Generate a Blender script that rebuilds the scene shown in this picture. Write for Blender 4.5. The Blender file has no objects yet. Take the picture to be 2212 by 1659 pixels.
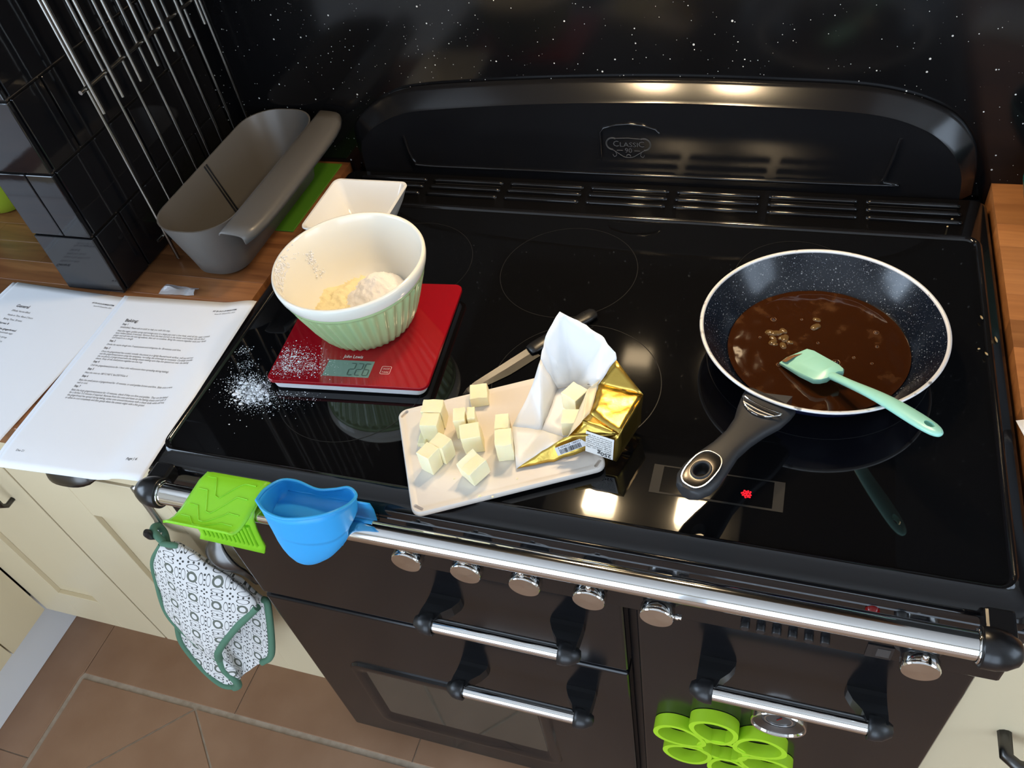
import bpy, bmesh, math, random
from mathutils import Vector, Matrix, noise
random.seed(11)
S = bpy.context.scene
COL = S.collection

# ------------------------------------------------------------------ camera
CAM = Vector((.6645, -.4344, 1.5840)); YAW, PIT, ROL = -.4350, -.8084, -.2011; FPX = 1802.9
fw = Vector((math.sin(YAW)*math.cos(PIT), math.cos(YAW)*math.cos(PIT), math.sin(PIT)))
r0 = fw.cross(Vector((0, 0, 1))).normalized(); u0 = r0.cross(fw)
rr = math.cos(ROL)*r0 + math.sin(ROL)*u0; uu = -math.sin(ROL)*r0 + math.cos(ROL)*u0
cd = bpy.data.cameras.new('camera'); cam = bpy.data.objects.new('camera', cd); COL.objects.link(cam)
cam.matrix_world = Matrix(((rr.x, uu.x, -fw.x, CAM.x), (rr.y, uu.y, -fw.y, CAM.y), (rr.z, uu.z, -fw.z, CAM.z), (0, 0, 0, 1)))
cd.sensor_width = 36; cd.lens = FPX/2212*36; cd.clip_start = .02
S.camera = cam

# ------------------------------------------------------------------ world, daylight, exposure
w = bpy.data.worlds.new('world'); S.world = w; w.use_nodes = True
w.node_tree.nodes['Background'].inputs[0].default_value = (.70, .83, 1, 1)
w.node_tree.nodes['Background'].inputs[1].default_value = 3.0
def area(name, loc, target, sx, sy, power, col):
    l = bpy.data.lights.new(name, 'AREA'); l.shape = 'RECTANGLE'; l.size = sx; l.size_y = sy; l.energy = power; l.color = col
    o = bpy.data.objects.new(name, l); COL.objects.link(o); o.location = loc
    o.rotation_euler = (Vector(target)-Vector(loc)).to_track_quat('-Z', 'Y').to_euler(); return o
# daylight in the room's own openings: window over the side counter, right window, glazed door behind the photographer
area('window_left_offscreen', (-1.42, -.75, 1.55), (0, -.75, 1.55), 1.15, .95, 26, (.62, .79, 1))
area('window_right_offscreen', (2.56, -.55, 1.6), (0, -.55, 1.6), 1.1, 1.1, 9, (.62, .79, 1))
area('garden_door_offscreen', (.5, -2.48, 1.12), (.5, 0, 1.12), 2.7, 1.9, 31, (.62, .79, 1))
S.view_settings.view_transform = 'Standard'; S.view_settings.look = 'None'
S.view_settings.gamma = 1; S.view_settings.use_curve_mapping = False; S.view_settings.exposure = -0.14

# ------------------------------------------------------------------ materials
MATS = {}
def mat(name, col, rough=.5, metal=0, **k):
    m = bpy.data.materials.new(name); m.use_nodes = True; MATS[name] = m
    nt = m.node_tree; b = nt.nodes['Principled BSDF']
    b.inputs['Base Color'].default_value = (*col, 1); b.inputs['Roughness'].default_value = rough; b.inputs['Metallic'].default_value = metal
    for n, v in k.items():
        if n in ('var', 'bump', 'rvar'): continue
        b.inputs[n.replace('_', ' ')].default_value = v
    if 'var' in k or 'bump' in k or 'rvar' in k:
        tc = nt.nodes.new('ShaderNodeTexCoord')
    if 'var' in k:      # (scale, second colour, low, high)
        sc, c2, lo, hi = k['var']
        nz = nt.nodes.new('ShaderNodeTexNoise'); nz.inputs['Scale'].default_value = sc; nz.inputs['Detail'].default_value = 6
        nt.links.new(tc.outputs['Object'], nz.inputs['Vector'])
        cr = nt.nodes.new('ShaderNodeValToRGB'); cr.color_ramp.elements[0].position = lo; cr.color_ramp.elements[1].position = hi
        cr.color_ramp.elements[0].color = (*col, 1); cr.color_ramp.elements[1].color = (*c2, 1)
        nt.links.new(nz.outputs['Fac'], cr.inputs[0]); nt.links.new(cr.outputs[0], b.inputs['Base Color'])
    if 'rvar' in k:     # (scale, low, high) roughness
        sc, lo, hi = k['rvar']
        nz = nt.nodes.new('ShaderNodeTexNoise'); nz.inputs['Scale'].default_value = sc; nz.inputs['Detail'].default_value = 4
        nt.links.new(tc.outputs['Object'], nz.inputs['Vector'])
        mr = nt.nodes.new('ShaderNodeMapRange'); mr.inputs[3].default_value = lo; mr.inputs[4].default_value = hi
        nt.links.new(nz.outputs['Fac'], mr.inputs[0]); nt.links.new(mr.outputs[0], b.inputs['Roughness'])
    if 'bump' in k:     # (scale, strength, distance)
        sc, st, di = k['bump']
        nz = nt.nodes.new('ShaderNodeTexNoise'); nz.inputs['Scale'].default_value = sc; nz.inputs['Detail'].default_value = 5
        nt.links.new(tc.outputs['Object'], nz.inputs['Vector'])
        bp = nt.nodes.new('ShaderNodeBump'); bp.inputs['Strength'].default_value = st; bp.inputs['Distance'].default_value = di
        nt.links.new(nz.outputs['Fac'], bp.inputs['Height']); nt.links.new(bp.outputs[0], b.inputs['Normal'])
    return m
def speckle(name, base, fleck, scale, thr, rough, **k):
    """dark body with random flecks: a thresholded voronoi, each cell with its own size"""
    m = mat(name, base, rough, **k); nt = m.node_tree; b = nt.nodes['Principled BSDF']
    tc = nt.nodes.new('ShaderNodeTexCoord'); mix = None
    for sc, th in ((scale, thr), (scale*2.1, thr*.9)):
        v = nt.nodes.new('ShaderNodeTexVoronoi'); v.inputs['Scale'].default_value = sc
        nt.links.new(tc.outputs['Object'], v.inputs['Vector'])
        sep = nt.nodes.new('ShaderNodeSeparateColor'); nt.links.new(v.outputs['Color'], sep.inputs[0])
        pw = nt.nodes.new('ShaderNodeMath'); pw.operation = 'POWER'; pw.inputs[1].default_value = 4; nt.links.new(sep.outputs[0], pw.inputs[0])
        mu = nt.nodes.new('ShaderNodeMath'); mu.operation = 'MULTIPLY'; mu.inputs[1].default_value = th; nt.links.new(pw.outputs[0], mu.inputs[0])
        lt = nt.nodes.new('ShaderNodeMath'); lt.operation = 'LESS_THAN'; nt.links.new(v.outputs['Distance'], lt.inputs[0]); nt.links.new(mu.outputs[0], lt.inputs[1])
        m2 = nt.nodes.new('ShaderNodeMath'); m2.operation = 'MULTIPLY'; nt.links.new(lt.outputs[0], m2.inputs[0]); nt.links.new(sep.outputs[1], m2.inputs[1])
        if mix is None: mix = m2
        else:
            mx = nt.nodes.new('ShaderNodeMath'); mx.operation = 'MAXIMUM'; nt.links.new(mix.outputs[0], mx.inputs[0]); nt.links.new(m2.outputs[0], mx.inputs[1]); mix = mx
    mc = nt.nodes.new('ShaderNodeMix'); mc.data_type = 'RGBA'; mc.inputs[6].default_value = (*base, 1); mc.inputs[7].default_value = (*fleck, 1)
    nt.links.new(mix.outputs[0], mc.inputs[0]); nt.links.new(mc.outputs[2], b.inputs['Base Color'])
    return m
def wood(name, c1, c2, rough, axis=0):
    m = mat(name, c1, rough); nt = m.node_tree; b = nt.nodes['Principled BSDF']
    tc = nt.nodes.new('ShaderNodeTexCoord'); mp = nt.nodes.new('ShaderNodeMapping')
    sc = [60, 60, 60]; sc[axis] = 5; mp.inputs['Scale'].default_value = sc
    oi = nt.nodes.new('ShaderNodeObjectInfo'); add = nt.nodes.new('ShaderNodeVectorMath'); add.operation = 'ADD'
    cm = nt.nodes.new('ShaderNodeCombineXYZ'); ml = nt.nodes.new('ShaderNodeMath'); ml.operation = 'MULTIPLY'; ml.inputs[1].default_value = 40
    nt.links.new(oi.outputs['Random'], ml.inputs[0]); nt.links.new(ml.outputs[0], cm.inputs[0]); nt.links.new(ml.outputs[0], cm.inputs[1])
    nt.links.new(tc.outputs['Object'], mp.inputs[0]); nt.links.new(mp.outputs[0], add.inputs[0]); nt.links.new(cm.outputs[0], add.inputs[1])
    nz = nt.nodes.new('ShaderNodeTexNoise'); nz.inputs['Scale'].default_value = 1.3; nz.inputs['Detail'].default_value = 7; nz.inputs['Distortion'].default_value = .6
    nt.links.new(add.outputs[0], nz.inputs['Vector'])
    cr = nt.nodes.new('ShaderNodeValToRGB'); cr.color_ramp.elements[0].position = .3; cr.color_ramp.elements[1].position = .72
    cr.color_ramp.elements[0].color = (*c2, 1); cr.color_ramp.elements[1].color = (*c1, 1)
    nt.links.new(nz.outputs['Fac'], cr.inputs[0])
    hv = nt.nodes.new('ShaderNodeHueSaturation'); mr = nt.nodes.new('ShaderNodeMapRange'); mr.inputs[3].default_value = .72; mr.inputs[4].default_value = 1.2
    nt.links.new(oi.outputs['Random'], mr.inputs[0]); nt.links.new(mr.outputs[0], hv.inputs['Value']); nt.links.new(cr.outputs[0], hv.inputs['Color'])
    nt.links.new(hv.outputs[0], b.inputs['Base Color'])
    bp = nt.nodes.new('ShaderNodeBump'); bp.inputs['Strength'].default_value = .15; bp.inputs['Distance'].default_value = .001
    nt.links.new(nz.outputs['Fac'], bp.inputs['Height']); nt.links.new(bp.outputs[0], b.inputs['Normal'])
    return m
mat('enamel', (.006, .006, .007), .10, bump=(300, .04, .0005))
mat('enamel_dusty', (.006, .006, .007), .20)
mat('enamel_door', (.006, .006, .007), .17)
mat('rack_steel', (.33, .315, .29), .2, 1)
mat('end_plate', (.055, .05, .045), .22, .8)
mat('blade', (.055, .055, .056), .36, 1)
mat('enamel_soft', (.006, .006, .007), .28)
mat('hob_glass', (.0035, .0035, .004), .035, rvar=(8, .02, .06))
mat('hob_print', (.022, .02, .018), .6, Specular_IOR_Level=.2)
mat('hob_ring', (.014, .014, .015), .3, Specular_IOR_Level=.3)
mat('chrome', (.78, .77, .75), .07, 1)
mat('brushed', (.55, .55, .56), .28, 1)
mat('steel_dark', (.16, .155, .15), .3, 1)
mat('blk_plastic', (.012, .012, .013), .35)
mat('rubber', (.022, .022, .024), .5)
speckle('granite', (.0035, .0035, .004), (.75, .75, .72), 110, .17, .13, Specular_IOR_Level=.35)
mat('tile_black', (.006, .006, .007), .06, bump=(14, .08, .002))
mat('grout_dark', (.055, .045, .035), .85)
mat('grout_light', (.47, .38, .29), .9, var=(60, (.36, .28, .2), .35, .7))
mat('floor_tile', (.28, .150, .083), .42, var=(7, (.355, .205, .122), .35, .68), bump=(40, .12, .002))
wood('oak', (.30, .125, .045), (.155, .055, .02), .32, 0)
wood('oak_pale', (.48, .20, .065), (.33, .125, .04), .38, 0)
mat('cream', (.69, .58, .385), .38)
mat('wall_paint', (.62, .58, .5), .8)
mat('ceiling_paint', (.70, .69, .67), .9)
mat('white_frame', (.8, .8, .8), .4)
mat('handle_pewter', (.10, .095, .09), .3, 1)
mat('paper', (.86, .86, .88), .75, bump=(25, .05, .002))
mat('ink', (.03, .03, .035), .7)
mat('ink_grey', (.12, .12, .13), .7)
mat('red_glass', (.27, .004, .010), .06, var=(3, (.31, .006, .012), .3, .7))
mat('white_plastic', (.82, .82, .84), .35)
mat('lcd', (.16, .25, .21), .2)
mat('lcd_digit', (.05, .08, .07), .5)
mat('print_pink', (.75, .45, .42), .5)
mat('glaze_green', (.40, .54, .27), .12)
mat('glaze_white', (.80, .77, .68), .12)
mat('porcelain', (.84, .83, .80), .1)
mat('flour_white', (.88, .83, .78), .95, bump=(260, .7, .002))
mat('flour_yellow', (.86, .74, .44), .95, bump=(260, .7, .002))
mat('flour_dust', (.85, .85, .87), .95)
mat('grey_plastic', (.10, .093, .085), .36, bump=(500, .04, .0004))
mat('lime_mat', (.055, .165, .008), .5)
mat('lime', (.24, .62, .015), .42)
mat('trivet_green', (.40, .68, .018), .45)
mat('sky_blue', (.03, .36, .78), .42)
mat('mint', (.36, .73, .60), .3, Subsurface_Weight=.1, Subsurface_Radius=(.004, .004, .004))
mat('butter', (.93, .85, .56), .42, bump=(120, .25, .001), Subsurface_Weight=.35, Subsurface_Radius=(.006, .0045, .002))
mat('butter_smear', (.84, .70, .46), .35, bump=(120, .2, .001))
mat('board', (.78, .71, .64), .4)
mat('foil_inner', (.78, .78, .78), .42, bump=(60, .35, .002))
mat('foil_gold', (.62, .42, .09), .30, 1, bump=(55, .35, .002))
mat('label_white', (.78, .76, .72), .5)
mat('barcode_white', (.75, .75, .77), .45)
speckle('pan_inner', (.004, .0065, .013), (.30, .33, .36), 520, .42, .2)
mat('pan_outer', (.01, .013, .05), .2)
mat('pan_rim', (.80, .78, .76), .4, .2, var=(110, (.25, .24, .23), .62, .72))
mat('sauce', (.034, .010, .0025), .07, var=(48, (.12, .055, .022), .58, .86), Coat_Weight=.3)
mat('sauce_foam', (.22, .11, .045), .3)
mat('melt', (.13, .075, .026), .06)
mat('mitt_green', (.085, .19, .12), .85, bump=(400, .3, .001))
mat('red_lens', (.25, .005, .005), .15)
mat('dark_bowl', (.01, .10, .075), .2)
mat('dial', (.05, .05, .05), .2)
mat('lime_ceramic', (.30, .42, .03), .2)
mat('crumb', (.45, .33, .17), .8)
mat('clear_film', (.9, .92, .95), .08, Transmission_Weight=.75, IOR=1.35, Specular_IOR_Level=.9)
mat('window_glass', (1, 1, 1), 0, Transmission_Weight=1, IOR=1.02)
mat('hood_steel', (.35, .33, .3), .35, 1)
def emis(name, col, st, base=(.02, .02, .02)):
    m = mat(name, base, .4); b = m.node_tree.nodes['Principled BSDF']
    b.inputs['Emission Color'].default_value = (*col, 1); b.inputs['Emission Strength'].default_value = st
emis('lamp_bulb', (1, .78, .48), 42)
mat('lamp_panel', (.62, .58, .52), .45, .5)
emis('led_red', (1, .008, .02), 1.6)

def mitt_cloth():
    m = mat('mitt_cloth', (.72, .70, .68), .9); nt = m.node_tree; b = nt.nodes['Principled BSDF']
    N = nt.nodes; L = nt.links
    tc = N.new('ShaderNodeTexCoord'); mp = N.new('ShaderNodeMapping'); mp.inputs['Rotation'].default_value = (0, math.radians(-12), 0); mp.inputs['Scale'].default_value = (26, 26, 26)
    L.new(tc.outputs['Object'], mp.inputs[0]); sp = N.new('ShaderNodeSeparateXYZ'); L.new(mp.outputs[0], sp.inputs[0])
    def M(op, a, bb=None, c=None):
        n = N.new('ShaderNodeMath'); n.operation = op
        for i, v in enumerate((a, bb, c)):
            if v is None: continue
            if isinstance(v, (int, float)): n.inputs[i].default_value = v
            else: L.new(v, n.inputs[i])
        return n.outputs[0]
    X, Z = sp.outputs[0], sp.outputs[2]
    fx = M('SUBTRACT', M('FRACT', X), .5); fz = M('SUBTRACT', M('FRACT', Z), .5)
    d = M('SQRT', M('ADD', M('MULTIPLY', fx, fx), M('MULTIPLY', fz, fz)))
    ring = M('LESS_THAN', M('ABSOLUTE', M('SUBTRACT', d, .17)), .045)
    # leaves: outlined ellipses to both sides of each ring
    ax = M('SUBTRACT', M('ABSOLUTE', fx), .36)
    el = M('SQRT', M('ADD', M('MULTIPLY', M('MULTIPLY', ax, ax), 90), M('MULTIPLY', M('MULTIPLY', fz, fz), 11)))
    leaf = M('LESS_THAN', M('ABSOLUTE', M('SUBTRACT', el, .78)), .075)
    az = M('SUBTRACT', M('ABSOLUTE', fz), .36)
    el2 = M('SQRT', M('ADD', M('MULTIPLY', M('MULTIPLY', az, az), 90), M('MULTIPLY', M('MULTIPLY', fx, fx), 11)))
    leaf2 = M('LESS_THAN', M('ABSOLUTE', M('SUBTRACT', el2, .78)), .075)
    # dotted lines on the cell borders
    ex = M('SUBTRACT', .5, M('ABSOLUTE', fx)); ez = M('SUBTRACT', .5, M('ABSOLUTE', fz))
    dz = M('DIVIDE', M('SUBTRACT', M('FRACT', M('MULTIPLY', Z, 5)), .5), 5); dx = M('DIVIDE', M('SUBTRACT', M('FRACT', M('MULTIPLY', X, 5)), .5), 5)
    dot1 = M('LESS_THAN', M('ADD', M('MULTIPLY', ex, ex), M('MULTIPLY', dz, dz)), .0018)
    dot2 = M('LESS_THAN', M('ADD', M('MULTIPLY', ez, ez), M('MULTIPLY', dx, dx)), .0018)
    stem = M('MULTIPLY', M('LESS_THAN', M('ABSOLUTE', M('ADD', fx, fz)), .03), M('MULTIPLY', M('GREATER_THAN', d, .2), M('LESS_THAN', d, .3)))
    ink = M('MAXIMUM', M('MAXIMUM', leaf, leaf2), M('MAXIMUM', stem, M('MAXIMUM', dot1, dot2)))
    a = N.new('ShaderNodeMix'); a.data_type = 'RGBA'; a.inputs[6].default_value = (.72, .70, .68, 1); a.inputs[7].default_value = (.06, .06, .055, 1); L.new(ink, a.inputs[0])
    c = N.new('ShaderNodeMix'); c.data_type = 'RGBA'; c.inputs[7].default_value = (.13, .14, .115, 1); L.new(ring, c.inputs[0]); L.new(a.outputs[2], c.inputs[6])
    L.new(c.outputs[2], b.inputs['Base Color'])
mitt_cloth()

# ------------------------------------------------------------------ helpers
def V(*a): return Vector(a)
def tag(o, label, cat, group=None, kind=None):
    if label: o['label'] = label
    if cat: o['category'] = cat
    if group: o['group'] = group
    if kind: o['kind'] = kind
    return o
def thing(name, label, cat, loc, group=None):
    o = bpy.data.objects.new(name, None); COL.objects.link(o); o.location = loc; o.empty_display_size = .02
    return tag(o, label, cat, group)
def put(name, me, m, parent=None, smooth=False):
    o = bpy.data.objects.new(name, me); COL.objects.link(o)
    for x in (m if isinstance(m, (list, tuple)) else [m]): me.materials.append(MATS[x])
    if smooth:
        for p in me.polygons: p.use_smooth = True
    if parent is not None:
        o.parent = parent
        if parent.type == 'EMPTY': o.matrix_parent_inverse = Matrix.Translation(-Vector(parent.location))
    return o
def from_bm(name, bm, m, parent=None, smooth=False):
    bmesh.ops.recalc_face_normals(bm, faces=bm.faces)
    me = bpy.data.meshes.new(name); bm.to_mesh(me); bm.free(); return put(name, me, m, parent, smooth)
def from_py(name, vs, fs, m, parent=None, smooth=False):
    me = bpy.data.meshes.new(name); me.from_pydata([tuple(v) for v in vs], [], fs); me.update()
    bm = bmesh.new(); bm.from_mesh(me); bmesh.ops.recalc_face_normals(bm, faces=bm.faces); bm.to_mesh(me); bm.free()
    return put(name, me, m, parent, smooth)
def rebase(o):
    """origin of a single-mesh thing at the middle of its base"""
    vs = [v.co for v in o.data.vertices]
    c = V((min(v.x for v in vs)+max(v.x for v in vs))/2, (min(v.y for v in vs)+max(v.y for v in vs))/2, min(v.z for v in vs))
    o.data.transform(Matrix.Translation(-c)); o.location = c; return o
def box_bm(x0, y0, z0, x1, y1, z1, bev=0, seg=2, bm=None):
    b = bmesh.new(); bmesh.ops.create_cube(b, size=1, matrix=Matrix.Translation(((x0+x1)/2, (y0+y1)/2, (z0+z1)/2)) @ Matrix.Diagonal((x1-x0, y1-y0, z1-z0, 1)))
    if bev: bmesh.ops.bevel(b, geom=b.edges[:], offset=bev, segments=seg, affect='EDGES', profile=.5)
    if bm is None: return b
    me = bpy.data.meshes.new('t'); b.to_mesh(me); b.free(); bm.from_mesh(me); bpy.data.meshes.remove(me); return bm
def box(name, a, m, parent=None, bev=0, seg=2):
    return from_bm(name, box_bm(*a, bev=bev, seg=seg), m, parent, smooth=False)
def frame_of(d):
    d = d.normalized(); a = V(0, 0, 1) if abs(d.z) < .9 else V(1, 0, 0)
    x = d.cross(a).normalized(); return x, d.cross(x).normalized()
def tube_geo(path, r, n=10, vs=None, fs=None, closed=False):
    vs = [] if vs is None else vs; fs = [] if fs is None else fs
    path = [Vector(p) for p in path]; b0 = len(vs); px = None
    R = r if isinstance(r, (list, tuple)) else [r]*len(path)
    N = len(path)
    for i, p in enumerate(path):
        if closed: d = path[(i+1) % N]-path[i-1]
        else: d = path[min(i+1, N-1)]-path[max(i-1, 0)]
        d = d.normalized()
        if px is None: px, _ = frame_of(d)
        px = (px - d*px.dot(d)).normalized(); py = d.cross(px)
        for k in range(n):
            a = 2*math.pi*k/n; vs.append(p + px*math.cos(a)*R[i] + py*math.sin(a)*R[i])
    for i in range(N if closed else N-1):
        j = (i+1) % N
        for k in range(n):
            l = (k+1) % n; fs.append((b0+i*n+k, b0+i*n+l, b0+j*n+l, b0+j*n+k))
    if not closed:
        fs.append(tuple(b0+k for k in range(n))[::-1]); fs.append(tuple(b0+(N-1)*n+k for k in range(n)))
    return vs, fs
def tube(name, path, r, m, parent=None, n=10, closed=False):
    vs, fs = tube_geo(path, r, n, closed=closed); return smooth_by(from_py(name, vs, fs, m, parent, True), 60)
def lathe_geo(prof, c, n=48, axis='z', vs=None, fs=None, cap=False, mod=None):
    vs = [] if vs is None else vs; fs = [] if fs is None else fs; b0 = len(vs)
    for i, (r, h) in enumerate(prof):
        for k in range(n):
            a = 2*math.pi*k/n; q = r*(mod(i, a) if mod else 1); x, y = q*math.cos(a), q*math.sin(a)
            vs.append(Vector(c)+(V(x, y, h) if axis == 'z' else V(x, h, y) if axis == 'y' else V(h, x, y)))
    for i in range(len(prof)-1):
        for k in range(n):
            l = (k+1) % n; fs.append((b0+i*n+k, b0+i*n+l, b0+(i+1)*n+l, b0+(i+1)*n+k))
    if cap:
        fs.append(tuple(b0+k for k in range(n))[::-1]); fs.append(tuple(b0+(len(prof)-1)*n+k for k in range(n)))
    return vs, fs
def lathe(name, prof, c, m, parent=None, n=48, axis='z', cap=False, mod=None, smooth=True):
    vs, fs = lathe_geo(prof, c, n, axis, cap=cap, mod=mod); o = from_py(name, vs, fs, m, parent, smooth); return smooth_by(o, 42) if axis == 'y' else o
def rrect(x0, y0, x1, y1, r, z, n=6):
    out = []
    for cx, cy, a0 in ((x1-r, y1-r, 0), (x0+r, y1-r, 90), (x0+r, y0+r, 180), (x1-r, y0+r, 270)):
        for k in range(n+1):
            a = math.radians(a0+90*k/n); out.append(V(cx+r*math.cos(a), cy+r*math.sin(a), z))
    return out
def loft_geo(loops, cap0=True, cap1=True):
    vs = []; fs = []; n = len(loops[0])
    for l in loops: vs += l
    for i in range(len(loops)-1):
        for k in range(n):
            j = (k+1) % n; fs.append((i*n+k, i*n+j, (i+1)*n+j, (i+1)*n+k))
    if cap0: fs.append(tuple(range(n))[::-1])
    if cap1: fs.append(tuple((len(loops)-1)*n+k for k in range(n)))
    return vs, fs
def loft(name, loops, m, parent=None, cap0=True, cap1=True, smooth=False, xf=None):
    if xf: loops = [[xf @ v for v in l] for l in loops]
    vs, fs = loft_geo(loops, cap0, cap1); return from_py(name, vs, fs, m, parent, smooth)
def slab_loops(pts, z0, z1, bev=.001):
    """outline (x,y) extruded from z0 to z1 with a small chamfer, for loft"""
    c = sum((V(p[0], p[1], 0) for p in pts), V(0, 0, 0))/len(pts)
    def ring(z, s):
        o = []
        for p in pts:
            d = V(p[0], p[1], 0)-c; L = d.length; o.append(c+d*((L-s)/L)+V(0, 0, z))
        return o
    return [ring(z0, bev), ring(z0+bev, 0), ring(z1-bev, 0), ring(z1, bev)]
def smooth_by(o, deg=35):
    for p in o.data.polygons: p.use_smooth = True
    try: o.data.set_sharp_from_angle(angle=math.radians(deg))
    except Exception: pass
    return o
def solid(o, t, off=-1, mo=0):
    md = o.modifiers.new('s', 'SOLIDIFY'); md.thickness = t; md.offset = off; md.material_offset = mo; return o
def subsurf(o, n=1):
    md = o.modifiers.new('d', 'SUBSURF'); md.levels = n; md.render_levels = n; return o
def text_geo(body, size, shear=0, align='LEFT', bold=0, spacing=1.0):
    cu = bpy.data.curves.new('txt', 'FONT'); cu.body = body; cu.size = size; cu.shear = shear; cu.align_x = align; cu.offset = bold; cu.space_character = spacing
    cu.resolution_u = 2
    o = bpy.data.objects.new('txt', cu); COL.objects.link(o)
    dg = bpy.context.evaluated_depsgraph_get(); me = bpy.data.meshes.new_from_object(o.evaluated_get(dg))
    vs = [v.co.copy() for v in me.vertices]; fs = [tuple(p.vertices) for p in me.polygons]
    bpy.data.objects.remove(o); bpy.data.curves.remove(cu); bpy.data.meshes.remove(me); return vs, fs
def text(name, lines, m, parent, xf):
    """lines: (body, x, y, size, kwargs); xf maps a flat (x,y,0) point to the world"""
    VS = []; FS = []
    for body, x, y, size, k in lines:
        width = k.pop('width', None); vs, fs = text_geo(body, size, **k)
        if width and vs:
            w0 = min(v.x for v in vs); w1 = max(v.x for v in vs); s = width/(w1-w0)
            for v in vs: v.x *= s
        b = len(VS); VS += [xf(V(v.x+x, v.y+y, 0)) for v in vs]; FS += [tuple(i+b for i in f) for f in fs]
    me = bpy.data.meshes.new(name); me.from_pydata([tuple(v) for v in VS], [], FS); me.update()
    return put(name, me, m, parent)
def arc(cx, cz, r, a0, a1, n, y):
    return [V(cx+r*math.cos(math.radians(a0+(a1-a0)*i/n)), y, cz+r*math.sin(math.radians(a0+(a1-a0)*i/n))) for i in range(n+1)]
def crom(pts, n):
    """smooth curve through points"""
    P = [Vector(p) for p in pts]; P = [P[0]*2-P[1]]+P+[P[-1]*2-P[-2]]; out = []
    for i in range(1, len(P)-2):
        for k in range(n):
            t = k/n; a, b, c, d = P[i-1:i+3]
            out.append(.5*((2*b)+(c-a)*t+(2*a-5*b+4*c-d)*t*t+(3*b-a-3*c+d)*t**3))
    out.append(P[-2]); return out
def resample(pts, n):
    P = crom(pts, 8); L = [0]
    for a, b in zip(P, P[1:]): L.append(L[-1]+(b-a).length)
    out = []; j = 0
    for i in range(n):
        s = L[-1]*i/(n-1)
        while j < len(L)-2 and L[j+1] < s: j += 1
        t = (s-L[j])/max(1e-9, L[j+1]-L[j]); out.append(P[j].lerp(P[j+1], min(1, t)))
    return out
def grid_faces(nu, nv):
    return [(i*nv+j, i*nv+j+1, (i+1)*nv+j+1, (i+1)*nv+j) for i in range(nu-1) for j in range(nv-1)]
def carve(o, vs, fs):
    """cut a real hole: boolean evaluated straight away, the cutter is removed"""
    me = bpy.data.meshes.new('cutter'); me.from_pydata([tuple(v) for v in vs], [], fs); me.update()
    bm = bmesh.new(); bm.from_mesh(me); bmesh.ops.recalc_face_normals(bm, faces=bm.faces); bm.to_mesh(me); bm.free()
    c = bpy.data.objects.new('cutter', me); COL.objects.link(c)
    md = o.modifiers.new('b', 'BOOLEAN'); md.object = c; md.operation = 'DIFFERENCE'; md.solver = 'EXACT'
    bpy.context.view_layer.update(); dg = bpy.context.evaluated_depsgraph_get()
    nm = bpy.data.meshes.new_from_object(o.evaluated_get(dg)); old = o.data; o.modifiers.clear(); o.data = nm
    bpy.data.objects.remove(c); bpy.data.meshes.remove(me); bpy.data.meshes.remove(old); smooth_by(o, 45)

def clip(poly, a, b, c):
    """keep a*x+b*y<=c"""
    out = []
    for i in range(len(poly)):
        p, q = poly[i-1], poly[i]; dp, dq = a*p[0]+b*p[1]-c, a*q[0]+b*q[1]-c
        if (dp <= 0) != (dq <= 0):
            t = dp/(dp-dq); out.append((p[0]+t*(q[0]-p[0]), p[1]+t*(q[1]-p[1])))
        if dq <= 0: out.append(q)
    return out

GZ = .900          # hob glass
WZ = .893          # left worktop
WY = .588          # back wall plane

# ================================================================== SETTING
XL, XR, YF, ZC = -1.36, 2.5, -2.4, 2.4
fl = box('floor', (XL-.1, YF-.1, -.06, XR+.1, WY+.12, -.003), 'grout_light'); tag(fl, None, None, kind='structure')
def floor_tile(poly, gap):
    if len(poly) < 3: return
    c = (sum(p[0] for p in poly)/len(poly), sum(p[1] for p in poly)/len(poly))
    loops = slab_loops([(p[0], p[1]) for p in poly], -.004, 0, .0008)
    loft('floor_tile', loops[1:], 'floor_tile', fl)
BX, BY = -.652, -.0285
s_ = .39; A = (-.363, -.034); r2 = math.sqrt(.5)
for i in range(-8, 14):
    for j in range(-8, 14):
        g = .0022
        a0, a1, b0, b1 = i*s_+g, (i+1)*s_-g, j*s_+g, (j+1)*s_-g
        P = [(A[0]+(u-v)*r2, A[1]-(u+v)*r2) for u, v in ((a0, b0), (a1, b0), (a1, b1), (a0, b1))]
        for cl in ((-1, 0, -(BX+.006)), (0, 1, BY-.006), (1, 0, XR), (0, -1, -YF)):
            P = clip(P, *cl) if P else P
        if len(P) >= 3:
            ar = abs(sum(P[k-1][0]*P[k][1]-P[k][0]*P[k-1][1] for k in range(len(P))))/2
            if ar > 4e-4: floor_tile(P, g)
xs = [BX]+[-.275+.39*k for k in range(8)]
for a, b in zip(xs, xs[1:]):
    for y0, y1 in ((BY+.006, .36), (.36, WY+.1)):
        floor_tile([(a+.001, y0), (min(b, XR)-.001, y0), (min(b, XR)-.001, y1-.002), (a+.001, y1-.002)], 0)
ys = [WY+.1, .187]+[-.2045-.39*k for k in range(6)]
for a, b in zip(ys, ys[1:]):
    floor_tile([(-1.05, b+.001), (BX-.0055, b+.001), (BX-.0055, min(a-.001, BY-.006)), (BX-.001, BY+.006), (BX-.001, a-.001), (-1.05, a-.001)] if a > 0 > b else [(-1.05, b+.001), (BX-.0055 if a < 0 else BX-.001, b+.001), (BX-.0055 if a < 0 else BX-.001, a-.001), (-1.05, a-.001)], 0)
tag(box('wall_back', (XL-.1, WY, 0, XR+.1, WY+.1, ZC), 'granite'), None, None, kind='structure')
tag(box('ceiling', (XL-.1, YF-.1, ZC, XR+.1, WY+.1, ZC+.06), 'ceiling_paint'), None, None, kind='structure')
bm = bmesh.new()
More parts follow.
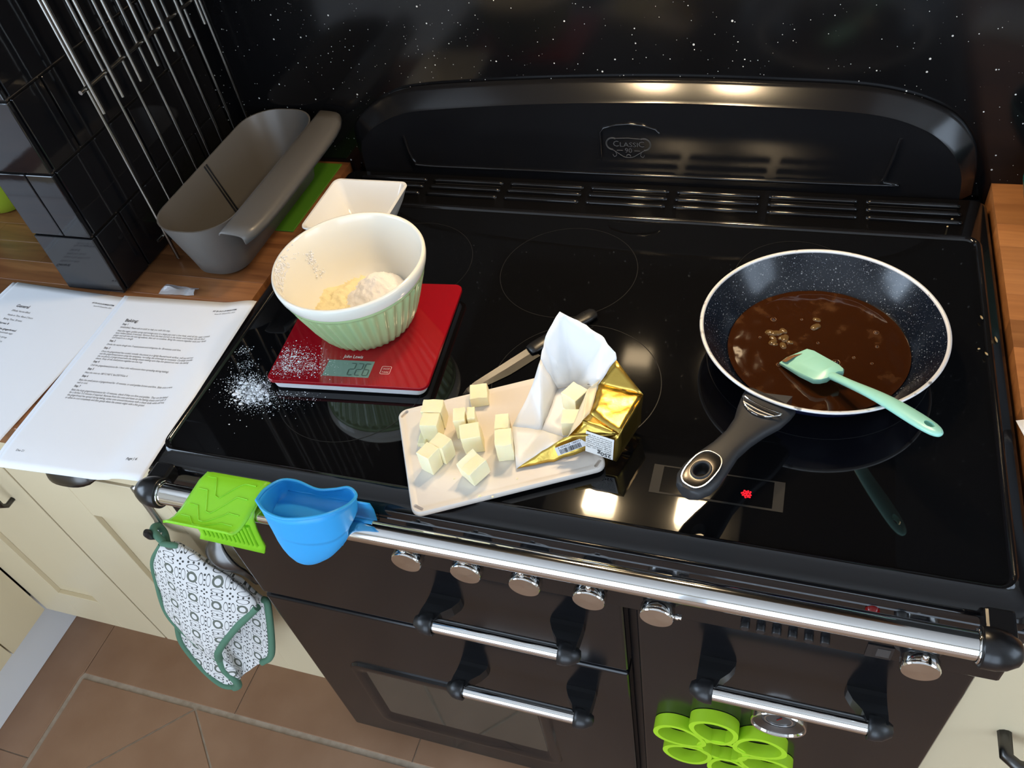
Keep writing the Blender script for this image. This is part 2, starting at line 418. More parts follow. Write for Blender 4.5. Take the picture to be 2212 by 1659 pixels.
for a in ((XL-.1, .0, -.9, ZC), (1.9, .0, XR+.1, ZC), (-.9, 2.12, 1.9, ZC), (-.9, 0, 1.9, .12)): box_bm(a[0], YF-.1, a[1], a[2], YF, a[3], bm=bm)
tag(from_bm('wall_front', bm, 'wall_paint'), None, None, kind='structure')
bm = bmesh.new()
for a in ((-.9, .12, 1.9, .2), (-.9, 2.04, 1.9, 2.12), (-.9, .2, -.82, 2.04), (1.82, .2, 1.9, 2.04), (.44, .2, .56, 2.04)): box_bm(a[0], YF-.075, a[1], a[2], YF-.025, a[3], bm=bm)
tag(from_bm('door_1', bm, 'white_frame'), None, None, kind='structure')
def wall_with_window(name, n, x0, x1, y0, y1, wy0, wy1, wz0, wz1):
    bm = bmesh.new()
    box_bm(x0, y0, 0, x1, y1, wz0, bm=bm); box_bm(x0, y0, wz1, x1, y1, ZC, bm=bm)
    box_bm(x0, y0, wz0, x1, wy0, wz1, bm=bm); box_bm(x0, wy1, wz0, x1, y1, wz1, bm=bm)
    tag(from_bm(name, bm, 'wall_paint'), None, None, kind='structure')
    wx = (x0+x1)/2; bm = bmesh.new(); t = .04
    for a in ((wy0, wz0, wy1, wz0+t), (wy0, wz1-t, wy1, wz1), (wy0, wz0+t, wy0+t, wz1-t), (wy1-t, wz0+t, wy1, wz1-t), ((wy0+wy1)/2-.02, wz0+t, (wy0+wy1)/2+.02, wz1-t)):
        box_bm(wx-.025, a[0], a[1], wx+.025, a[2], a[3], bm=bm)
    tag(from_bm('window_%d' % n, bm, 'white_frame'), None, None, kind='structure')
wall_with_window('wall_left', 1, XL-.1, XL, YF, WY, -1.35, -.15, 1.05, 2.05)
wall_with_window('wall_right', 2, XR, XR+.1, YF, WY, -1.15, .05, 1.0, 2.15)

# tiled wing wall beside the rack
PX0, PX1, PY0 = -.310, -.2095, .241
wing = box('wall_wing', (PX0+.006, PY0+.006, WZ, PX1-.006, WY, ZC), 'grout_dark'); tag(wing, None, None, kind='structure')
def wtile(a): box('wall_tile', a, 'tile_black', wing, bev=.0014, seg=2)
rows = [WZ+.001]+[.9905+.0985*k for k in range(15)]
for k in range(len(rows)-1):
    z0, z1 = rows[k]+.0015, min(rows[k+1]-.0015, ZC)
    cut = [PY0+.0075, .303, .503, WY-.001] if k % 2 == 0 else [PY0+.0075, .403, WY-.001]
    for a, b in zip(cut, cut[1:]): wtile((PX1-.0075, a+.0012, z0, PX1, b-.0012, z1))
    cut = [PX0, PX1] if k % 2 == 0 else [PX0, -.2545, PX1]
    for a, b in zip(cut, cut[1:]): wtile((a+.0008, PY0, z0, b-.0008, PY0+.0072, z1))
    wtile((PX0, PY0+.0085, z0, PX0+.0072, WY-.001, z1))

# ================================================================== WORKTOPS
def worktop(name, label, x0, x1, y0, y1, z0, z1, m, start=0):
    t = thing(name, label, 'worktop', ((x0+x1)/2, (y0+y1)/2, z0)); sw = .0425; y = y0; k = 0
    while y < y1-.004:
        yb = min(y+sw, y1); x = x0; L = .18+.43*random.random()
        while x < x1-.001:
            xb = min(x+L, x1)
            if x1-xb < .08: xb = x1
            box('stave', (x, y, z0, xb, yb, z1), m, t, bev=.00015 if y > y0 else .0012, seg=1); x = xb; L = .35+.3*random.random()
        y = yb; k += 1
    return t
worktop('worktop', 'oiled oak stave worktop under the printed sheets and grey tub', -1.35, -.012, -.007, WY, WZ-.038, WZ, 'oak')
worktop('side_worktop', 'oiled oak worktop of the side cabinet run under the window', -1.35, -.672, -2.2, -.009, WZ-.038, WZ, 'oak')
worktop('worktop', 'orange oak stave worktop under the dark green bowl', .9045, 2.1, -.007, WY, .867, .905, 'oak_pale')

# ================================================================== CABINETS
def cup_handle(parent, c, nrm='y', w=.045, m='handle_pewter'):
    """cup pull: quarter-barrel shell, open below"""
    vs = []; nu, nv = 13, 9
    for i in range(nu):
        u = -1+2*i/(nu-1); 
        for j in range(nv):
            a = math.pi/2*j/(nv-1); pr = math.sqrt(max(0, 1-abs(u)**2.6))
            d = .026*math.sin(a)*pr+.001; h = .030*math.cos(a)*pr
            p = V(u*w, -d, h)
            vs.append(Vector(c)+(p if nrm == 'y' else V(-p.y, p.x, p.z)))
    o = from_py('cup_handle', vs, grid_faces(nu, nv), m, parent, True); solid(o, .002); return o
def shaker(parent, a, name='door', stile=.1, rail=.105, m='cream', axis='y', thick=.02):
    """a=(u0,z0,u1,z1,plane): door with proud stiles and rails and a recessed panel"""
    u0, z0, u1, z1, pl = a
    def bx(n, p0, q0, p1, q1, d0, d1, par, bev=.0008):
        if axis == 'y': return box(n, (p0, pl+d0, q0, p1, pl+d1, q1), m, par, bev=bev, seg=1)
        return box(n, (pl-d1, p0, q0, pl-d0, p1, q1), m, par, bev=bev, seg=1)
    d = bx(name, u0+.002, z0+.002, u1-.002, z1-.002, .009, thick, parent)
    for n, p0, q0, p1, q1 in (('stile', u0, z0, u0+stile, z1), ('stile', u1-stile, z0, u1, z1), ('rail', u0+stile, z1-rail, u1-stile, z1), ('rail', u0+stile, z0, u1-stile, z0+rail)):
        bx(n, p0, q0, p1, q1, 0, .0092, d)
    return d
def unit(label, x0, x1, par_stile, yf=.04, zt=.853):
    t = thing('base_cabinet', label, 'cabinet', ((x0+x1)/2, .3, 0))
    box('carcass', (x0+.002, yf+.021, .142, x1-.002, WY-.03, zt), 'cream', t)
    box('plinth', (x0+.002, yf+.075, .001, x1-.002, yf+.09, .142), 'cream', t)
    dr = box('drawer', (x0+.0015, yf, .7235, x1-.0015, yf+.02, zt-.003), 'cream', t, bev=.001, seg=1)
    d = shaker(t, (x0+.0015, .147, x1-.0015, .7155, yf), stile=par_stile)
    return t, dr, d
t, dr, d = unit('cream shaker cabinet with hook, mitt and cup-handled drawer beside the cooker', -.402, -.012, .1055)
cup_handle(dr, (-.247, .04, .735))
t, dr, d = unit('cream shaker cabinet in the corner with a dark pull on its narrow door', -.705, -.4045, .1)
cup_handle(dr, (-.555, .04, .775))
hv, hf = tube_geo([V(-.452, .04, .612), V(-.452, .026, .612), V(-.452, .020, .620), V(-.452, .020, .690), V(-.452, .026, .698), V(-.452, .04, .698)], .0042, 8)
from_py('pull', hv, hf, 'handle_pewter', d, True)
t = thing('base_cabinet', 'cream cabinet run at right angles with a tall plain plinth', 'cabinet', (-1.0, -1, 0))
box('carcass', (XL+.01, -2.15, .152, -.722, .034, .853), 'cream', t)
box('plinth', (-.775, -2.15, .001, -.757, .112, .152), 'white_frame', t)
for k in range(4):
    y1 = -.066-.5*k
    d = shaker(t, (y1-.497, .155, y1, .7155, -.70), axis='x'); dr = box('drawer', (-.72, y1-.497, .7235, -.70, y1, .85), 'cream', t, bev=.001, seg=1)
    cup_handle(dr, (-.70, y1-.25, .775), nrm='x')
box('filler_post', (-.72, -.063, .152, -.702, .036, .853), 'cream', t)
t, dr, d = unit('cream cabinet door right of the cooker with a dark cup handle', .906, 1.42, .1)
hv, hf = tube_geo([V(.973, .04, .53), V(.973, .012, .53), V(.985, .004, .528), V(1.03, .002, .525), V(1.075, .01, .528), V(1.08, .04, .53)], .008, 10)
from_py('pull', hv, hf, 'handle_pewter', d, True)
for i in range(1):
    t, dr, d = unit('cream cabinet beyond the one beside the cooker on the bowl side', 1.425, 2.09, .1); cup_handle(dr, (1.75, .04, .775))

# ================================================================== RANGE COOKER
ck = thing('range_cooker', 'black glossy range cooker with chrome handrail, glass hob and arched splashback', 'cooker', (.45, .28, 0))
box('body', (.004, .02, .085, .896, .583, .882), 'enamel_soft', ck)
box('plinth', (.02, .09, .001, .88, .1, .085), 'enamel_soft', ck)
gx0, gx1, gy0, gy1 = .02, .88, 0.0, .473
def rl(e, z, r): return rrect(gx0-e, gy0-e, gx1+e, gy1+e, r, z)
loops = [rl(-.002, .8985, .010), rl(0, .9010, .012), rl(.0015, .9032, .0135), rl(.0045, .9036, .0165), rl(.0075, .9008, .0195),
         rrect(.006, -.020, .894, .556, .012, .8998), rrect(.002, -.0255, .898, .558, .014, .8975), rrect(.0005, -.0285, .8995, .5585, .015, .892), rrect(.0005, -.0295, .8995, .5585, .015, .883)]
smooth_by(loft('hob_frame', loops, 'enamel', ck, False, False), 50)
glass = loft('hob_glass', [rl(-.001, GZ-.006, .011), rl(-.001, GZ, .011)], 'hob_glass', ck)
def ring_print(c, r, w=.00045, nm='zone_ring'):
    vs = []; fs = []; n = 96
    for k in range(n):
        a = 2*math.pi*k/n
        for q in (r-w, r+w): vs.append(V(c[0]+q*math.cos(a), c[1]+q*math.sin(a), GZ+.0002))
    for k in range(n): j = (k+1) % n; fs.append((2*k, 2*k+1, 2*j+1, 2*j))
    me = bpy.data.meshes.new(nm); me.from_pydata([tuple(v) for v in vs], [], fs); put(nm, me, 'hob_ring', glass)
for c, r in (((.405, .36), .088), ((.185, .35), .088), ((.46, .17), .095), ((.20, .13), .09), ((.71, .25), .115), ((.68, .38), .07)): ring_print(c, r)
# residual-heat indicator printed on the glass
def flat(nm, pts, m, par, dz=.0003):
    me = bpy.data.meshes.new(nm); me.from_pydata([(p[0], p[1], p[2] if len(p) > 2 else GZ+dz) for p in pts], [], [tuple(range(len(pts)))]); me.update(); return put(nm, me, m, par)
ix0, ix1, iy0, iy1 = .5655, .692, .0405, .0755
for a in ((ix0, iy0, ix0+.010, iy1), (ix1-.010, iy0, ix1, iy1), (ix0+.010, iy0, ix1-.010, iy0+.0022), (ix0+.010, iy1-.0016, ix1-.010, iy1)):
    flat('indicator_print', [(a[0], a[1]), (a[2], a[1]), (a[2], a[3]), (a[0], a[3])], 'hob_print', glass)
vs = []; fs = []
for k in range(19):
    a = k*2.399; q = .0011*math.sqrt(k); c = V(.6575+q*math.cos(a), .0555+q*math.sin(a), GZ+.0004); b = len(vs)
    for j in range(6): vs.append(c+V(.00105*math.cos(j*math.pi/3), .00105*math.sin(j*math.pi/3), 0))
    fs.append(tuple(range(b, b+6)))
me = bpy.data.meshes.new('heat_light'); me.from_pydata([tuple(v) for v in vs], [], fs); put('heat_light', me, 'led_red', glass)
# vent louvres
proto = None
for gx in (.032, .153, .2735, .394, .5145, .636, .7565):
    for y in (.5385, .5215, .5045):
        if proto is None:
            vs, fs = tube_geo([V(0, 0, 0), V(.002, 0, .0018), V(.006, 0, .0024), V(.105, 0, .0024), V(.109, 0, .0018), V(.111, 0, 0)], [.001, .0032, .0036, .0036, .0032, .001], 8)
            proto = from_py('vent_louvre', vs, fs, 'enamel', ck, True); o = proto
        else:
            o = proto.copy(); COL.objects.link(o); o.parent = ck; o.matrix_parent_inverse = Matrix.Translation(-Vector(ck.location))
        o.location = (gx, y, .8995)
        box('vent_slot_dark', (gx+.004, y-.0062, .8990, gx+.107, y-.0036, .9001), 'blk_plastic', ck)  # raised dark strip painted in for the shade of an open slot
# splashback
O = [(.016, .895), (.017, .95), (.026, .972), (.045, .989), (.082, 1.011), (.139, 1.0270), (.30, 1.0385), (.47, 1.0435), (.62, 1.041), (.751, 1.0335), (.83, 1.0085), (.866, .975), (.880, .94), (.885, .895)]
I = [(.030, .895), (.034, .940), (.047, .960), (.066, .975), (.100, .992), (.150, 1.0035), (.305, 1.0165), (.47, 1.0225), (.615, 1.0205), (.742, 1.0135), (.808, .994), (.844, .965), (.862, .933), (.868, .895)]
def sp(pts, y, n=8): return [V(p.x, y, p.z) for p in crom([V(a, 0, b) for a, b in pts], n)]
def mixp(t): return [(a[0]*(1-t)+b[0]*t, a[1]*(1-t)+b[1]*t) for a, b in zip(O, I)]
loops = [sp(O, .5865), sp(O, .580), sp(mixp(.12), .576), sp(mixp(.88), .563), sp(I, .560), sp(mixp(1.12), .5605)]
sb = smooth_by(loft('splashback', loops, 'enamel_dusty', ck, True, True), 40)
tube('splash_bead', crom([V(.110, .5595, .962), V(.1125, .5595, .935), V(.118, .5595, .919), V(.135, .5595, .9125), V(.30, .5595, .9125), (.755, .5595, .9135), V(.772, .5595, .92), V(.778, .5595, .94), V(.784, .5595, .982)], 6), .0024, 'enamel', sb, 8)
tube('badge_arch', [V(.4075, .5595, .94), V(.408, .5595, .9785), V(.413, .5595, .9845), V(.43, .5595, .990), V(.447, .5595, .9918), V(.466, .5595, .990), V(.483, .5595, .9845), V(.4875, .5595, .979)], .0019, 'enamel', sb, 8)
BCX, BCZ = .4455, .9575
def wallxf(cx, y, cz): return lambda p: V(cx+p.x, y, cz+p.y)
mat('badge_ink', (.055, .055, .058), .5)
text('badge_lettering', [('C', -.0215, -.0005, .0125, {}), ('LASSI', -.0123, -.0005, .0098, {'width': .0246}), ('C', .0135, -.0005, .0125, {}), ('90', 0, -.0098, .0105, {'align': 'CENTER'})], 'badge_ink', sb, wallxf(BCX, .5598, BCZ))
vs = []; fs = []
def addtube(path, r): tube_geo(path, r, 6, vs, fs)
yb = .5598
for e in (0, .0012):
    addtube(arc(BCX-.0215, BCZ+.0035, .0095-e, 60, 270, 16, yb), .00035); addtube(arc(BCX+.0215, BCZ+.0035, .0095-e, 120, -90, 16, yb), .00035)
addtube([V(BCX-.0165, yb, BCZ+.0118), V(BCX, yb, BCZ+.0128), V(BCX+.0165, yb, BCZ+.0118)], .0004)
addtube(crom([V(BCX-.0215, yb, BCZ-.006), V(BCX-.013, yb, BCZ-.012), V(BCX-.006, yb, BCZ-.0165), V(BCX, yb, BCZ-.0172), V(BCX+.006, yb, BCZ-.0165), V(BCX+.013, yb, BCZ-.012), V(BCX+.0215, yb, BCZ-.006)], 4), .0004)
for s in (-1, 1):
    addtube([V(BCX+s*.008, yb, BCZ-.0065), V(BCX+s*.016, yb, BCZ-.0065)], .0004)
    addtube(crom([V(BCX+s*.018, yb, BCZ-.009), V(BCX+s*.0165, yb, BCZ-.014), V(BCX+s*.020, yb, BCZ-.0165), V(BCX+s*.022, yb, BCZ-.013)], 4), .0004)
addtube(arc(BCX, BCZ-.0155, .0028, 0, 180, 8, yb), .0006)
from_py('badge_scroll', vs, fs, 'badge_ink', sb)
# fascia and its controls
fa = from_bm('fascia', box_bm(.003, -.030, .787, .897, .015, .884, bev=.003), 'enamel', ck)
from_bm('shadow_gap_strip', box_bm(.004, -.004, .779, .896, .02, .788), 'blk_plastic', ck)  # dark strip standing in for the shade in the gap above the doors
def knob(x, z, ang):
    k = lathe('knob', [(.0, -.030), (.0215, -.030), (.0215, -.0335), (.0165, -.036), (.0152, -.0455), (.0152, -.046), (.0, -.046)], (x, 0, z), 'blk_plastic', fa, 28, 'y')
    lathe('knob_cap', [(.0, -.0455), (.0160, -.0455), (.0168, -.0470), (.0168, -.0565), (.0158, -.0580), (.0, -.0583)], (x, 0, z), 'chrome', k, 32, 'y')
    a = math.radians(ang); d = V(math.cos(a), 0, math.sin(a)); c = V(x, -.0535, z)
    vs, fs = tube_geo([c+d*.0145, c+d*.0175, c+d*.0182, c+d*.0205, c+d*.0215, c+d*.0235, c+d*.0242], [.0020, .0020, .0030, .0032, .0020, .0030, .0005], 10)
    from_py('knob_pointer', vs, fs, 'chrome', k, True)
for x, z, a in ((.329, .846, 92), (.395, .846, 92), (.4575, .8435, 95), (.523, .841, 88), (.5892, .8345, 8), (.8215, .8325, 90)): knob(x, z, a)
for k in range(6): lathe('timer_button', [(0, -.036), (.0038, -.036), (.0045, -.0352), (.0045, -.0295)], (.671+.01475*k, 0, .8055), 'blk_plastic', fa, 16, 'y')
cl = box('clock_window', (.7815, -.0312, .7905, .8045, -.0295, .8145), 'blk_plastic', fa)
box('clock_segment', (.7905, -.0316, .795, .802, -.0311, .810), 'dial', cl)
for x, m in ((.775, 'red_lens'), (.7985, 'blk_plastic')): lathe('indicator_lens', [(0, -.0365), (.004, -.0355), (.006, -.0325), (.0062, -.0295)], (x, 0, .876), m, fa, 18, 'y')
text('maker_lettering', [('Rangemaster', 0, 0, .0092, {'align': 'RIGHT', 'width': .052})], 'hob_print', fa, lambda p: V(.2935+p.x, -.0302, .8775+p.y))
tube('maker_frame', [V(.238, -.0302, .8745), V(.2955, -.0302, .8755), V(.2965, -.0302, .8865), V(.27, -.0302, .8895), V(.238, -.0302, .889)], .0005, 'hob_print', fa, 6)
# handrail
RY, RZ = -.0595, .9005
rail = tube('handrail', [V(.040, RY, RZ), V(.866, RY, RZ)], .0120, 'chrome', ck, 40)
for s, x in ((1, .046), (-1, .860)):
    vs, fs = lathe_geo([(.0, -.024*s), (.006, -.0235*s), (.011, -.020*s), (.0155, -.012*s), (.0172, -.004*s), (.0172, .0075*s), (.0160, .0085*s), (.0128, .0085*s)], (x, RY, RZ), 28, 'x')
    o = from_py('rail_bracket', vs, fs, 'enamel_soft', ck, True)
    bm = box_bm(min(x-.020*s, x+.004*s), -.052, RZ-.0125, max(x-.020*s, x+.004*s), -.024, RZ+.006, bev=.003); from_bm('bracket_arm', bm, 'enamel_soft', o)
    lathe('rail_collar', [(.0126, .0085*s), (.0142, .0085*s), (.0142, .0105*s), (.0126, .0105*s)], (x, RY, RZ), 'chrome', o, 28, 'x')
# oven doors
def oven_door(x0, z0, x1, z1):
    d = from_bm('oven_door', box_bm(x0, -.0065, z0, x1, .019, z1, bev=.0045, seg=3), 'enamel_door', ck); return d
def door_handle(d, x0, x1, z, yb=-.046):
    h = tube('door_handle', [V(x0, yb, z), V(x1, yb, z)], .0092, 'chrome', d, 28)
    for s, x in ((1, x0), (-1, x1)):
        vs, fs = lathe_geo([(0, -.0235*s), (.0065, -.022*s), (.0125, -.0125*s), (.0138, -.006*s), (.0138, .002*s), (.0102, .002*s)], (x, yb, z), 24, 'x')
        b = from_py('handle_bracket', vs, fs, 'blk_plastic', h, True)
        xa, xb = sorted((x-.017*s, x+.004*s))
        def br(y, e, za, zb): a_, b_ = sorted((x-.017*s, x+(.004+e)*s)); return [V(a_, y, z+za), V(b_, y, z+za), V(b_, y, z+zb), V(a_, y, z+zb)]
        vs, fs = loft_geo([br(-.0062, .019, -.020, .0), br(-.012, .018, -.0195, .0005), br(-.022, .013, -.016, .003), br(-.034, .004, -.012, .009), br(-.045, .0, -.011, .0112)])
        me_o = from_py('bracket_block', vs, fs, 'blk_plastic', h)
d1 = oven_door(.018, .576, .5425, .7785); door_handle(d1, .318, .477, .683)
d2 = oven_door(.018, .092, .5425, .5685); door_handle(d2, .321, .479, .4945)
d3 = oven_door(.5565, .092, .891, .7785); door_handle(d3, .645, .806, .667)
# oven window: raised bead and pane in the lower door
def xz_rr(x0, z0, x1, z1, r, y): return [V(v.x, y, v.y) for v in rrect(x0, z0, x1, z1, r, 0)]
loops = [xz_rr(.094, .160, .420, .392, .022, -.0060), xz_rr(.097, .163, .417, .389, .02, -.0105), xz_rr(.106, .174, .408, .379, .014, -.0115), xz_rr(.113, .184, .402, .370, .01, -.009), xz_rr(.121, .207, .398, .366, .006, -.0069)]
smooth_by(loft('window_bead', loops, 'enamel', d2, True, False), 40)
mat('oven_pane', (.045, .040, .030), .06, IOR=1.9)
loft('oven_window', [xz_rr(.119, .205, .400, .368, .006, -.0066), xz_rr(.119, .205, .400, .368, .006, -.0072)], 'oven_pane', d2)
# thermometer on the tall door
gc = (.724, 0, .546)
g = lathe('thermometer', [(0, -.0115), (.0315, -.0115), (.0315, -.0065)], gc, 'dial', d3, 40, 'y')
lathe('thermometer_ring', [(.0290, -.0155), (.0300, -.0185), (.0316, -.0190), (.0324, -.0175), (.0326, -.0065)], gc, 'chrome', g, 48, 'y')
lathe('bezel', [(.0195, -.0120), (.0215, -.0130), (.0292, -.0160)], gc, 'steel_dark', g, 48, 'y')
lathe('dial_ring', [(.0150, -.0117), (.0150, -.0122), (.0168, -.0122), (.0168, -.0117)], gc, 'brushed', g, 40, 'y')
tube('needle', [V(.722, -.0125, .547), V(.727, -.0125, .556)], .0007, 'red_lens', g, 6)

# ================================================================== COOKER HOOD (seen mirrored in the hob glass)
hd = thing('cooker_hood', 'dark steel cooker hood with two warm lamps above the hob', 'cooker hood', (.45, .33, 1.5))
bm = bmesh.new(); box_bm(.0, .08, 1.500, .9, .585, 1.56, bm=bm); from_bm('canopy', bm, 'hood_steel', hd)
box('chimney', (.27, .3, 1.56, .63, .586, ZC-.002), 'hood_steel', hd)
box('lamp_panel', (.295, .375, 1.4965, .648, .545, 1.4998), 'lamp_panel', hd, bev=.001, seg=1)
for x in (.400, .566):
    box('lamp', (x-.028, .382, 1.4720, x+.028, .432, 1.4963), 'lamp_bulb', hd, bev=.006, seg=3)
    l = area('hood_lamp_offscreen', (x, .407, 1.4705), (x, .407, 0), .055, .05, 1.9, (1, .74, .44)); l.parent = hd; l.matrix_parent_inverse = Matrix.Translation(-Vector(hd.location))

# ================================================================== WALL RACK
rk = thing('wire_rack', 'tall steel wire rack standing against the black tiled wall', 'rack', (-.16, .45, WZ))
for k in range(8):
    y = .3235+.0375*k; tube('long_bar', [V(-.172, y, WZ+.003), V(-.172, y, 1.62)], .0027, 'rack_steel', rk, 8)
for k in range(7):
    y = .3005+.0398*k; tube('short_bar', [V(-.140, y, 1.1415), V(-.140, y, 1.62)], .0029, 'rack_steel', rk, 8)
tube('cross_rod', [V(-.1455, .288, 1.1745), V(-.1455, .565, 1.1745)], .0028, 'rack_steel', rk, 8)
tube('cross_rod', [V(-.1455, .288, 1.55), V(-.1455, .565, 1.55)], .0028, 'rack_steel', rk, 8)
for z in (.938, 1.585): tube('cross_rod', [V(-.1765, .309, z), V(-.1765, .583, z)], .0027, 'rack_steel', rk, 8)
for y in (.34, .55): tube('tie_rod', [V(-.203, y, 1.585), V(-.14, y, 1.585)], .0025, 'rack_steel', rk, 8)

# ================================================================== GREY TUB AND MAT
mt = box('chopping_mat', (-.165, .404, WZ+.0004, -.0225, .580, WZ+.0024), 'lime_mat', None, bev=.0006, seg=1)
rebase(tag(mt, 'thin lime green mat lying under the grey plastic tub', 'mat'))
tb = thing('plastic_tub', 'dark grey plastic tub with a broad rolled lip on the worktop', 'tub', (-.09, .44, WZ))
def tub_ring(z, x0, x1, y0, y1, r, n=8):
    return rrect(x0, y0, x1, y1, r, z, n)
tz = .988
outer = [tub_ring(WZ+.0035, -.128, -.052, .298, .555, .03), tub_ring(WZ+.0065, -.131, -.048, .294, .559, .034), tub_ring(WZ+.03, -.136, -.043, .288, .566, .04), tub_ring(tz-.003, -.1495, -.031, .273, .582, .05), tub_ring(tz, -.1505, -.030, .272, .583, .05),
         tub_ring(tz, -.1485, -.032, .274, .581, .049), tub_ring(tz-.003, -.1475, -.033, .275, .580, .048), tub_ring(WZ+.03, -.134, -.045, .290, .564, .039), tub_ring(WZ+.008, -.129, -.050, .296, .557, .033), tub_ring(WZ+.0065, -.124, -.056, .302, .551, .028)]
body = smooth_by(loft('tub_body', outer, 'grey_plastic', tb), 50)
# the rolled lip along the hob side
vs = []; prof = [(-.0335, tz-.003), (-.031, tz+.0002), (-.026, tz+.0016), (-.004, tz+.0004), (.008, tz-.0012), (.0135, tz-.0040), (.0155, tz-.0085), (.0158, tz-.015)]
ny = 15
for j in range(ny):
    t = j/(ny-1); y = .2755+.303*t; sh = 1-(abs(2*t-1)**6)*.25
    for x, z in prof: vs.append(V(-.034+(x+.034)*sh, y, z))
lip = from_py('rolled_lip', vs, grid_faces(ny, len(prof)), 'grey_plastic', tb, True); solid(lip, .0022)
# moulded seam bead inside
for e in (0, .0055):
    P = crom([V(-.1464, .425+e, tz-.003), V(-.1405, .426+e, .955), V(-.1330, .4265+e, .925), V(-.1275, .427+e, .905), V(-.118, .427+e, .9005), V(-.09, .427+e, .9002)], 5)
    tube('seam', P, .0012, 'blk_plastic', tb, 6)
tube('seam', [V(-.0352, .448, .97), V(-.0405, .436, .948), V(-.043, .431, .935)], .0013, 'blk_plastic', tb, 6)

# ================================================================== PRINTED SHEETS
def sheet(name, label, TR, rot, z, group=None, n=(42, 28), lift=0.0):
    c, s = math.cos(rot), math.sin(rot)
    def W(u, v):          # u<=0 to the left of the right edge, v down the page
        x, y = TR[0]+c*u+s*v, TR[1]+s*u-c*v
        q = min(1, max(0, (x+.05)/.05)); zz = z+lift*q*q*(3-2*q)
        o = max(0, -.012-y); zz -= 1.1*o*o*(1 if x < -.02 else .2)
        return V(x, y, zz)
    vs = [W(-.21*(1-i/n[0]), .297*j/n[1]) for i in range(n[0]+1) for j in range(n[1]+1)]
    me = bpy.data.meshes.new(name); me.from_pydata([tuple(v) for v in vs], [], grid_faces(n[0]+1, n[1]+1)); me.update()
    o = put(name, me, 'paper', None, True); solid(o, .00012, 0); tag(o, label, 'paper', group)
    return o, W
sheet('printed_sheet', 'white sheet mostly hidden under the baking steps page', (.0015, .2462), .0440, WZ+.0020, lift=.0072)
pg, W = sheet('printed_sheet', 'white recipe page headed Baking with seven printed steps', (.0071, .2447), .0466, WZ+.0026, lift=.0077)
def pagexf(W): return lambda p: W(p.x, -p.y)+V(0, 0, .00022)
H = lambda b, v, **k: (b, -.1828, -v, .0050, dict(bold=.00010, **k))
T = lambda b, v, w=None: (b, -.1828, -v, .00455, dict(shear=.12, width=w))
lines = [('AP 29-10-21-(X-MAS)-STEM', -.0617, -.0182, .0036, dict(bold=.00012, shear=.1, width=.039)), ('Issue-01 Dated Dec 2021', -.0563, -.0236, .0036, dict(width=.0334)),
 ('Baking:', -.1828, -.0487, .0078, dict(bold=.00016, width=.0205)), H('Step 1', .0552, width=.0090), T('WARNING: Please ask an adult to help you with this step.', .0612, .079),
 T('Heat the sugar, golden syrup and orange juice in a large pan over a low heat, until all the sugar crystals', .0678, .1442), T('have melted (about 5 minutes). Remove from the heat and stir in the butter until melted. Sift the flour,', .0722, .139),
 T('ginger and salt into the wet ingredients, then stir to combine. Bring the mixture together with your hands', .0766, .1435), T('and knead it to a dough.', .0810, .0333),
 H('Step 2', .0873, width=.0092), T('Divide the warm dough into 3 equal pieces and refrigerate for 30 minutes until firm.', .0938, .114), H('Step 3', .1006, width=.0092),
 T('Once the gingerbread has cooled, transfer the pieces to a lightly floured work surface, roll out and cut', .1068, .1408), T('out the gingerbread pieces using the templates, re-rolling the trimmings as necessary. Carefully transfer', .1112, .143),
 T('the cut pieces of gingerbread onto the baking sheets making sure they are spaced out over the baking', .1156, .139), T('sheets. Keep all the small pieces together on one tray.', .1200, .072),
 H('Step 4', .1258, width=.0092), T('Chill the gingerbread pieces for 1 hour (this will prevent them spreading during baking).', .1320, .118), H('Step 5', .1388, width=.0092),
 T('Heat the oven to 180\u00b0C/160\u00b0C fan/350\u00b0F/Gas 4.', .1452, .065), H('Step 6', .1515, width=.0092), T('Bake the small pieces of gingerbread for 10 minutes, or until golden brown and firm. Slide onto a wire', .1582, .140), T('rack to cool.', .1628, .016),
 H('Step 7', .1690, width=.0092), T('Bake the large gingerbread pieces for 15 minutes, check if they are firm and golden. They can be baked', .1752, .144), T('for a further 3-5 minutes if required. Remove from the oven and leave on the baking sheets until cold. If', .1796, .144),
 T('the gingerbread has spread during baking, either trim around the pieces with a sharp knife while still hot,', .1840, .1445), T('or allow to cool completely and then gently shave the uneven edges with a fine grater.', .1884, .117),
 ('Dec 21', -.1945, -.2735, .0042, dict(shear=.1)), ('Page | 6', -.0375, -.2705, .0050, dict(shear=.1, bold=.00004))]
text('printed_text', lines, 'ink', pg, pagexf(W))['kind'] = 'stuff'
sheet('printed_sheet', 'white sheet at the bottom of the General ingredients pile by the tiled wall', (-.206, .2305), -.052, WZ+.0005)
pg, W = sheet('printed_sheet', 'white recipe page headed General half covered by the Baking page', (-.1975, .2335), -.040, WZ+.0012)
def at(px, py): return px, py
U = -.1695
